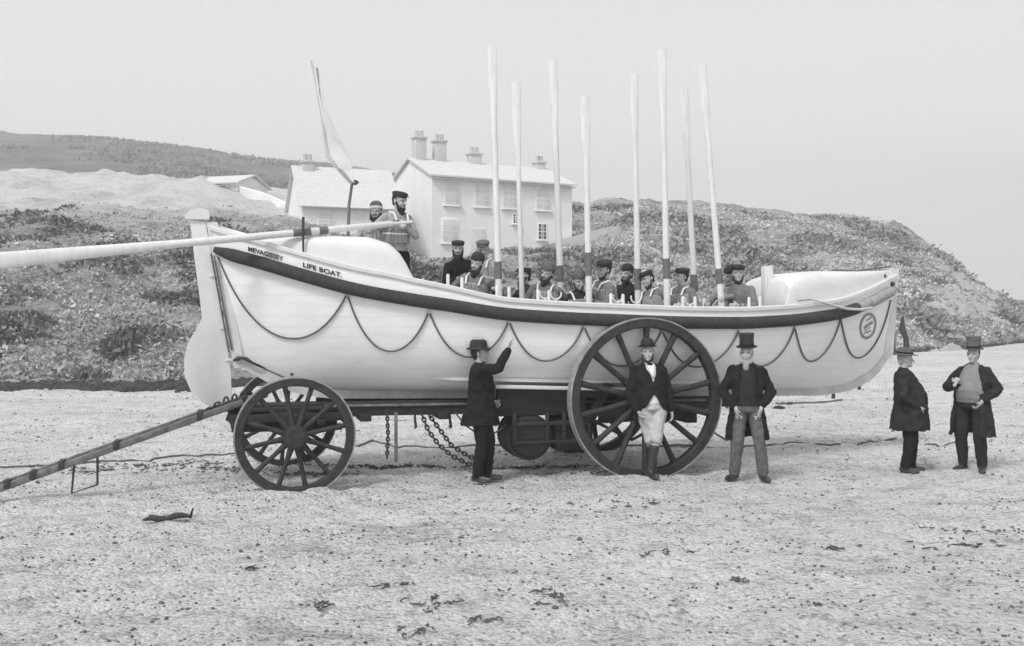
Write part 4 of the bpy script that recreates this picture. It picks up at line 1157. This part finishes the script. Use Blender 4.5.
for i in range(24000):
    Y = 5.2*math.exp(random.random()*1.75); X = random.uniform(-.6, .6)*Y
    dns = fbm(X, Y*2, .8, 3, 9)
    if random.random() > .35 + dns*2.2: continue
    rr_ = random.uniform(.004, .011) * (1.8 if random.random() < .03 else 1)*(1+Y*.04)
    stone(mb if random.random() < .4 else mb2, (X, Y, gz(X, Y)), rr_)
tag(mb.build('pebbles', mat('dark_pebbles', .14, .7, g2=.05, scale=4, detail=1), ang=30), 'dark pebbles scattered over the shingle', 'pebbles', kind='stuff')
tag(mb2.build('pebbles', mat('pale_pebbles', .55, .7, g2=.30, scale=4, detail=1), ang=30), 'pale pebbles scattered over the shingle', 'pebbles', kind='stuff')
mb = MB()
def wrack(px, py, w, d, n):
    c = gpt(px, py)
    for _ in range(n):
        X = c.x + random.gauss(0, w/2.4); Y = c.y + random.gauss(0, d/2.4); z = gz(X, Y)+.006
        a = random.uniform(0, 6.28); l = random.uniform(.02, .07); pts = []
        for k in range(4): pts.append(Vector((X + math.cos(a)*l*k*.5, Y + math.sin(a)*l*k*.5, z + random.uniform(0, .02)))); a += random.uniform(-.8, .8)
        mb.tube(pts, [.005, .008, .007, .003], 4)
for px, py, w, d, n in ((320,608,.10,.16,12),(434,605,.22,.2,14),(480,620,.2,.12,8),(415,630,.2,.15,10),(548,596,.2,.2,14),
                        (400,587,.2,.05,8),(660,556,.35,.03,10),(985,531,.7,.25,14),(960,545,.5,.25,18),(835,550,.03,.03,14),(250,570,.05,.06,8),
                        (740,583,.1,.04,8),(640,505,1.0,.15,20),(110,470,1.2,.4,70),(170,465,1.0,.4,80),(230,470,.8,.4,60),(380,466,1.2,.12,150),(540,467,.9,.12,110),(600,471,.8,.15,50),(310,474,.8,.15,60)):  # the dense rows below the carriage stand in for its ground shadow
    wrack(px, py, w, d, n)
tag(mb.build('seaweed', mat('seaweed', .13, .9, g2=.05, scale=12)), 'dark seaweed clumps on the beach, some strands standing in for shade under the carriage', 'seaweed', kind='stuff')
# long mooring cables lying on the beach
def ground_rope(pts, r, label, wob=.04, seed=1):
    P = [gpt(*p) for p in pts]; out = []; rnd = random.Random(seed)
    for i in range(len(P)-1):
        n = 16
        for k in range(n): out.append(P[i].lerp(P[i+1], k/n))
    out.append(P[-1])
    out = [p + Vector((0, wob*2*noise.noise(Vector((p.x*1.3, seed, 0))), gz(p.x, p.y)+r*.8)) for p in out]
    o = MB().tube(out, r, 6).build('mooring_rope', M['rope']); return tag(o, label, 'rope', 'ropes lying on the beach')
ground_rope([(352,447),(372,441),(395,446),(440,447),(520,447),(610,449),(690,447),(760,446),(812,444),(842,446)], .016, 'long dark rope lying on the shingle behind the carriage wheels', .15, 1)
ground_rope([(858,446),(872,443),(885,440),(896,439)], .016, 'short dark rope end lying left of the stout man', .05, 2)
ground_rope([(925,446),(945,444),(962,443)], .014, 'thin rope lying between the two men at the right', .05, 3)
ground_rope([(776,404),(800,403),(842,401)], .022, 'rope stretched on the pale sand beyond the bow', .05, 4)
ground_rope([(0,468),(60,465),(130,461),(180,457),(236,455)], .014, 'rope lying beyond the carriage pole at left', .1, 5)
# driftwood
a, b = gpt(143, 523), gpt(190, 518)
mb = MB().tube([a.lerp(b, k/6) + Vector((0, .02*math.sin(k*2), .03+.012*math.sin(k*1.7))) for k in range(7)], [.012, .03, .034, .03, .034, .03, .015], 8)
dw = mb.build('driftwood', mat('driftwood', .06, .9, var=.4, scale=20, bump=.005, bscale=40)); tag(dw, 'dark piece of driftwood lying on the sand below the carriage pole', 'driftwood')
MB().tube([b, b + Vector((.03, 0, .10))], [.018, .008], 6).build('stub', M['timber'], dw)
# small posts and stones far out on the sand
for px, py, h, lab in ((833,399,.16,'small dark stump standing on the sand beneath the bow'),(859,389,.20,'small dark stump further out on the sand, right of the other')):
    p = gpt(px, py); mb = MB().tube([p + Vector((0,0,-.05)), p + Vector((.01,0,h*.6)), p + Vector((.0,.01,h))], [.05, .045, .03], 7); tag(mb.build('stump', M['timber']), lab, 'stump')
for px, py, w, lab in ((779,409,.22,'dark flat rock lying on the sand right of the top hatted man, further left'),(790,404,.14,'smaller dark rock beside the flat one on the sand'),):
    mb = MB(); stone(mb, gpt(px, py), w*.5, .35); tag(mb.build('rock', M['timber']), lab, 'rock')
# two mooring posts beyond the bow
for px, top, bot, lab, bend in ((892, 333, 352, 'short dark mooring post close behind the bow stem', 0), (904, 316, 351, 'taller bent dark post right of the bow stem', 1)):
    p = at(px, bot, 49.0); q = at(px, top, 49.0); p.z = -.1
    hh = q.z
    if bend: pts = [p, p + Vector((.12, 0, .5)), p + Vector((.10, 0, hh*.5)), p + Vector((-.1, 0, hh*.72)), p + Vector((-.06, 0, hh+.1))]; rr_ = [.22, .16, .13, .16, .06]
    else: pts = [p, p + Vector((0, 0, hh*.5)), p + Vector((.02, 0, hh+.1))]; rr_ = [.20, .17, .15]
    tag(MB().tube(pts, rr_, 8).build('mooring_post', M['black']), lab, 'post')

# vegetation on the slopes: many small blades and leaf clumps
def tufts(n, px0, px1, depth, size, thr, seed, bias=0):
    mb = MB(); rnd = random.Random(seed)
    for i in range(n):
        px = rnd.uniform(px0, px1); f = footY(px); Y = f + .6 + depth*(rnd.random()**1.2); X = (px-512)/F*Y
        pat = .6*fbm(X, Y*1.7, .13, 3, 77) + .6*fbm(X, Y, .5, 3, seed % 2 + 60)
        if (pat if seed % 2 else -pat) + bias < thr + rnd.uniform(-.07, .07): continue
        z = terr_z(px, Y) - .05
        if X < 0 and z > 6.6 + rnd.gauss(0, .5): continue
        s = size*rnd.uniform(.5, 1.6)*(1 + 1.3*max(0, pat)*(seed % 2)*2)
        for b in range(4):
            a = rnd.uniform(0, 6.28); o = Vector((X + rnd.gauss(0, s*1.2), Y + rnd.gauss(0, s*.9), z)); w = s*rnd.uniform(.25, .6); h = s*rnd.uniform(.4, 1.0)
            dx, dy = math.cos(a)*w, math.sin(a)*w; lx, ly = rnd.gauss(0, s*.3), rnd.gauss(0, s*.3)
            mb.add([o + Vector((-dx, -dy, 0)), o + Vector((dx, dy, 0)), o + Vector((dx*.7+lx, dy*.7+ly, h*.6)), o + Vector((lx*1.4, ly*1.4, h)), o + Vector((-dx*.8+lx*.8, -dy*.8+ly*.8, h*.55))], [(0,1,2,3,4)])
    return mb
vg = mat('scrub_dark', .26, .95, g2=.08, scale=.4, spec=.1); vp = mat('dry_grass', .56, .95, g2=.30, scale=.35, spec=.1)
tag(tufts(70000, -40, 640, 20, .11, .03, 21).build('scrub', vg, smooth=False), 'dark scrub growing over the hillside', 'scrub', kind='stuff')
tag(tufts(50000, -40, 640, 26, .10, -.03, 22).build('grass', vp, smooth=False), 'pale dry grass over the hillside', 'grass', kind='stuff')
tag(tufts(60000, 560, 1060, 36, .15, .05, 23).build('scrub', mat('headland_scrub', .40, .95, g2=.18, scale=.3, spec=.1), smooth=False), 'dark scrub growing over the headland', 'scrub', kind='stuff')
tag(tufts(50000, 560, 1060, 38, .13, -.02, 24).build('grass', mat('headland_grass', .64, .95, g2=.42, scale=.3, spec=.1), smooth=False), 'pale grass over the headland', 'grass', kind='stuff')
mb = MB(); rnd = random.Random(5)
for i in range(9000):
    px = rnd.uniform(-60, 470); q = rnd.random(); Y = 100 + 130*q
    yy = lerp(interp([200,192,190,192,194,200,215,240][:8] and [-2500,-700,0,100,200,330,412,572], [200,192,190,192,194,200,215,240], px), interp(RX, RY, px), math.sin(q*math.pi/2)); X = (px-512)/F*Y
    if fbm(X, Y*.6, .05, 3, 91) < .02 + rnd.uniform(-.08, .08): continue
    z = H - (yy-HZ)/F*Y + 1.6*fbm(X, Y, .05, 4, 5)*q
    for b in range(4):
        o = Vector((X + rnd.gauss(0, .5), Y + rnd.gauss(0, .5), z - .1)); a = rnd.uniform(0, 6.28); w_ = rnd.uniform(.2, .5); dx, dy = math.cos(a)*w_, math.sin(a)*w_; h_ = rnd.uniform(.3, .8)
        mb.add([o + Vector((-dx, -dy, 0)), o + Vector((dx, dy, 0)), o + Vector((dx*.6, dy*.6, h_*.7)), o + Vector((0, 0, h_)), o + Vector((-dx*.7, -dy*.7, h_*.6))], [(0,1,2,3,4)])
tag(mb.build('bushes', mat('far_bushes', .34, .95, g2=.20, scale=.1), smooth=False), 'patches of low bushes on the distant hill', 'bushes', kind='stuff')
# shadow line at the foot of the bank, put in as dark stones
mb = MB()
for i in range(5200):
    px = random.uniform(-60, 520) if i % 3 else random.uniform(520, 1080); f = footY(px); Y = f + random.gauss(-.15, .22 + .5*max(0, noise.noise(Vector((px*.03, 1, 5))))); X = (px-512)/F*Y
    stone(mb, (X, Y, terr_z(px, max(Y, f-1.1), False)*.6 if Y > f-.6 else 0), random.uniform(.03, .12))
tag(mb.build('bank_shade_rocks', mat('bank_shade', .06, .7, g2=.025, scale=1.5, detail=2), ang=30), 'dark rocks standing in for the shadow line along the foot of the bank', 'rocks', kind='stuff')
# pale outcrops at the end of the headland
mb = MB()
for i in range(420):
    px = random.gauss(962, 16); Y = lerp(footY(px)+4, footY(px)+20, random.random()); z = terr_z(px, Y)
    if i > 406: px = random.gauss(948, 6); Y = footY(px)-1; z = 0
    stone(mb, ((px-512)/F*Y, Y, z-.25), random.uniform(.15, .6), .6)
tag(mb.build('outcrop', mat('pale_rock', .5, .9, g2=.28, scale=1.2), ang=30), 'pale rock outcrops on the seaward end of the headland', 'rocks', kind='stuff')

# ------------------------------------------------------------------ buildings
M['white'] = mat('whitewash', .84, .8, g2=.74, scale=.9, bump=.01, bscale=8)
M['slate'] = mat('pale_slate', .66, .8, g2=.54, scale=2.5, bump=.01, bscale=6, stretch=(1, 1, 4))
M['glass'] = mat('window_glass', .56, .3, g2=.68, scale=2, spec=.5)
M['glass_dark'] = mat('window_glass_dark', .03, .2, spec=.5)
M['brick'] = mat('chimney_brick', .58, .9, g2=.46, scale=4)
def house(name, A, Bp, depth, zb, ze, zr, label, windows, chims, doors=()):
    A, Bp = Vector((A[0], A[1], 0)), Vector((Bp[0], Bp[1], 0)); d = Bp - A; L = d.length; ang = math.atan2(d.y, d.x)
    root = empty(name, (A.x, A.y, zb), ang, label, 'house')
    h = ze - zb; hr = zr - zb; D = depth
    mb = MB()
    ring = lambda x: [Vector((x, 0, -1.5)), Vector((x, 0, h)), Vector((x, D/2, hr-.06)), Vector((x, D, h)), Vector((x, D, -1.5))]
    mb.loft([ring(0), ring(L)]); mb.build('wall', M['white'], root, ang=20)
    for sd in (0, 1):
        e = .28; y0 = -e if sd == 0 else D + e; zz = h - e*(hr-h)/(D/2)
        mb = MB(); a_ = [Vector((-.2, y0, zz)), Vector((-.2, D/2, hr+.02)), Vector((-.2, D/2, hr+.12)), Vector((-.2, y0, zz+.10))]
        mb.loft([a_, [p + Vector((L+.4, 0, 0)) for p in a_]]); mb.build('roof', M['slate'], root, ang=20)
    MB().beam((-.05, -.30, h-.22), (L+.05, -.30, h-.22), .07, .07, .01).build('gutter', mat('gutter', .38, .7), root)
    for x, z, w, hh, gm in windows:
        f = MB().box((x, -.02, z), (w+.16, .06, hh+.16), bev=.01).build('window', M['white'], root)
        MB().box((x, -.035, z), (w, .05, hh), bev=.004).build('pane', M[gm], f)
        g = MB()
        for k in (-1, 0, 1): g.box((x + k*w/3.0*.5*1.0, -.068, z), (.03, .014, hh))
        for k in (-.25, 0, .25): g.box((x, -.0685, z + k*hh), (w, .012, .03 if k else .05))
        g.build('glazing_bars', M['white'], f, smooth=False)
        MB().box((x, -.09, z-hh/2-.10), (w+.3, .16, .07), bev=.01).build('sill', M['white'], f)
    for x, w, hh in doors:
        dd_ = MB().box((x, -.03, hh/2), (w, .07, hh), bev=.01).build('door', M['glass'], root)
        MB().ell((x+w*.36, -.09, hh*.5), (.04, .04, .04)).build('door_knob', M['iron'], dd_)
    for x, y, z1, w in chims:
        zb_ = min(hr, h + (hr-h)*(1-abs(y-D/2)/(D/2))) - .4
        c = MB().box((x, y, (zb_+z1-.3)/2), (w, .6, z1-.3-zb_), bev=.01).build('chimney', M['brick'], root)
        MB().box((x, y, z1-.26), (w+.14, .74, .12), bev=.01).build('cap', M['brick'], c)
        for k in (-1, 1): MB().lathe([(.11, z1-.2), (.13, z1-.2), (.11, z1+.12), (.13, z1+.16), (.08, z1+.16), (.08, z1-.2)], 12, None).build('chimney_pot', M['brick'], c, loc=(x+k*w*.22, y, 0))
    return root
HA, HB = at(432, 255, 57.5), at(572, 240, 62)
hx = lambda px: None
Lh = (HB-HA).length
def xa(px):   # distance along the facade for an image column
    k = (px-512)/F; d = (HB-HA); d.z = 0; d.normalize(); return (k*HA.y - HA.x)/(d.x - k*d.y)
wins = [(xa(452), 4.0, .9, 1.3, 'glass'), (xa(482), 4.0, .9, 1.3, 'glass'), (xa(510), 4.0, .9, 1.3, 'glass'), (xa(543), 4.0, .9, 1.3, 'glass'),
        (xa(450), 1.8, .9, 1.3, 'glass'), (xa(516), 2.7, .38, .5, 'glass_dark'), (xa(542), 2.0, .50, .9, 'glass_dark')]
house('white_house', HA, HB, 6.5, 5.0, 10.0, 11.3, 'large whitewashed two storey house with pale slate roof behind the crew', wins,
      [(xa(441), 3.2, 12.9-5, .7), (xa(462), 3.2, 12.8-5, .7), (xa(498), 3.2, 12.2-5, .75), (xa(565), 3.2, 12.0-5, .6)], [(xa(478), .95, 2.0)])
a, b = at(302, 226, 54), at(398, 232, 56)
house('cottage', a, b, 4.5, 5.9, 8.0, 10.2, 'low whitewashed cottage with steep pale roof left of the large house', [(1.3, 1.2, .8, .8, 'glass'), (4.0, 1.2, .8, .8, 'glass')], [(.7, 2.2, 4.9, .6)])
a, b = at(193, 196, 66), at(238, 197, 65)
o = house('field_barn', a, b, 3.6, at(200, 198, 66).z, at(200, 184, 66).z, at(200, 175, 66).z, 'small pale roofed barn on the hillside above the boat\'s stern', [(2.2, .45, .5, .5, 'glass_dark')], [], [(1.0, .9, .9)])
# whitewashed wall descending the slope right of the barn
P = []
for px, py, Y in ((240,192,65),(262,198,62),(285,208,59),(305,216,57),(322,222,56)): P.append(at(px, py, Y))
mb = MB(); mb.loft([[p + Vector((0,-.15,-1.8)), p + Vector((0,-.15,.3)), p + Vector((0,.0,.38)), p + Vector((0,.15,.3)), p + Vector((0,.15,-1.8))] for p in P])
tag(mb.build('garden_wall', M['white']), 'long whitewashed wall stepping down the hillside right of the barn', 'wall')
P = [at(px, py, Y) for px, py, Y in ((555,244,60),(580,236,62),(602,230,64),(620,227,66))]
mb = MB(); mb.loft([[p + Vector((0,-.15,-1.4)), p + Vector((0,-.15,.1)), p + Vector((0,.15,.1)), p + Vector((0,.15,-1.4))] for p in P])
tag(mb.build('garden_wall', M['white']), 'short pale wall running uphill right of the large white house', 'wall')

# ------------------------------------------------------------------ haze
hz_m = bpy.data.materials.new('haze'); hz_m.use_nodes = True; nt = hz_m.node_tree; nt.nodes.clear()
out = nt.nodes.new('ShaderNodeOutputMaterial'); pv = nt.nodes.new('ShaderNodeVolumePrincipled')
pv.inputs['Color'].default_value = (1, 1, 1, 1); pv.inputs['Density'].default_value = HAZE_D = .0026; pv.inputs['Anisotropy'].default_value = .2
nt.links.new(pv.outputs[0], out.inputs['Volume'])
hb = MB().box((0, 150, 24), (900, 420, 56)).build('haze', hz_m, smooth=False); tag(hb, 'thin pale sea haze in the air', 'haze', kind='stuff')

# ------------------------------------------------------------------ light, sky, camera
el, az = R(50), R(215)     # azimuth from +Y clockwise
sd = Vector((math.sin(az)*math.cos(el), math.cos(az)*math.cos(el), math.sin(el)))
sun = bpy.data.lights.new('sun', 'SUN'); sun.energy = 2.1; sun.angle = R(13); sun.color = (1, 1, 1)
so = bpy.data.objects.new('sun', sun); COL.objects.link(so); so.location = (0, 0, 50); so.rotation_euler = (-sd).to_track_quat('-Z', 'Y').to_euler()
w = bpy.data.worlds.new('World'); scn.world = w; w.use_nodes = True; nt = w.node_tree; N = nt.nodes; L = nt.links
bg = N['Background']; sky = N.new('ShaderNodeTexSky'); sky.sky_type = 'NISHITA'; sky.sun_disc = False; sky.sun_elevation = el; sky.sun_rotation = az
sky.dust_density = 6; sky.air_density = 1.5
bw_ = N.new('ShaderNodeRGBToBW'); L.new(sky.outputs[0], bw_.inputs[0])
mx_ = N.new('ShaderNodeMix'); mx_.data_type = 'FLOAT'; mx_.inputs['Factor'].default_value = .82
tc_ = N.new('ShaderNodeTexCoord'); sp_ = N.new('ShaderNodeSeparateXYZ'); L.new(tc_.outputs['Generated'], sp_.inputs[0])
mr_ = N.new('ShaderNodeMapRange'); mr_.inputs['From Min'].default_value = 0; mr_.inputs['From Max'].default_value = .32; mr_.inputs['To Min'].default_value = 10.4; mr_.inputs['To Max'].default_value = 7.9
L.new(sp_.outputs['Z'], mr_.inputs['Value']); L.new(mr_.outputs[0], mx_.inputs['B'])   # high even cloud veil over the clear sky
L.new(bw_.outputs[0], mx_.inputs['A']); L.new(mx_.outputs['Result'], bg.inputs['Color']); bg.inputs['Strength'].default_value = .1
cam = bpy.data.cameras.new('camera'); co = bpy.data.objects.new('camera', cam); COL.objects.link(co); scn.camera = co
co.location = (0, 0, H); co.rotation_euler = (R(90), 0, 0); cam.sensor_width = 36; cam.lens = 36*F/1024; cam.shift_y = -11/1024; cam.clip_end = 9000; cam.clip_start = .1
vs_ = scn.view_settings; vs_.view_transform = 'Standard'; vs_.look = 'None'; vs_.exposure = .32; vs_.gamma = 1
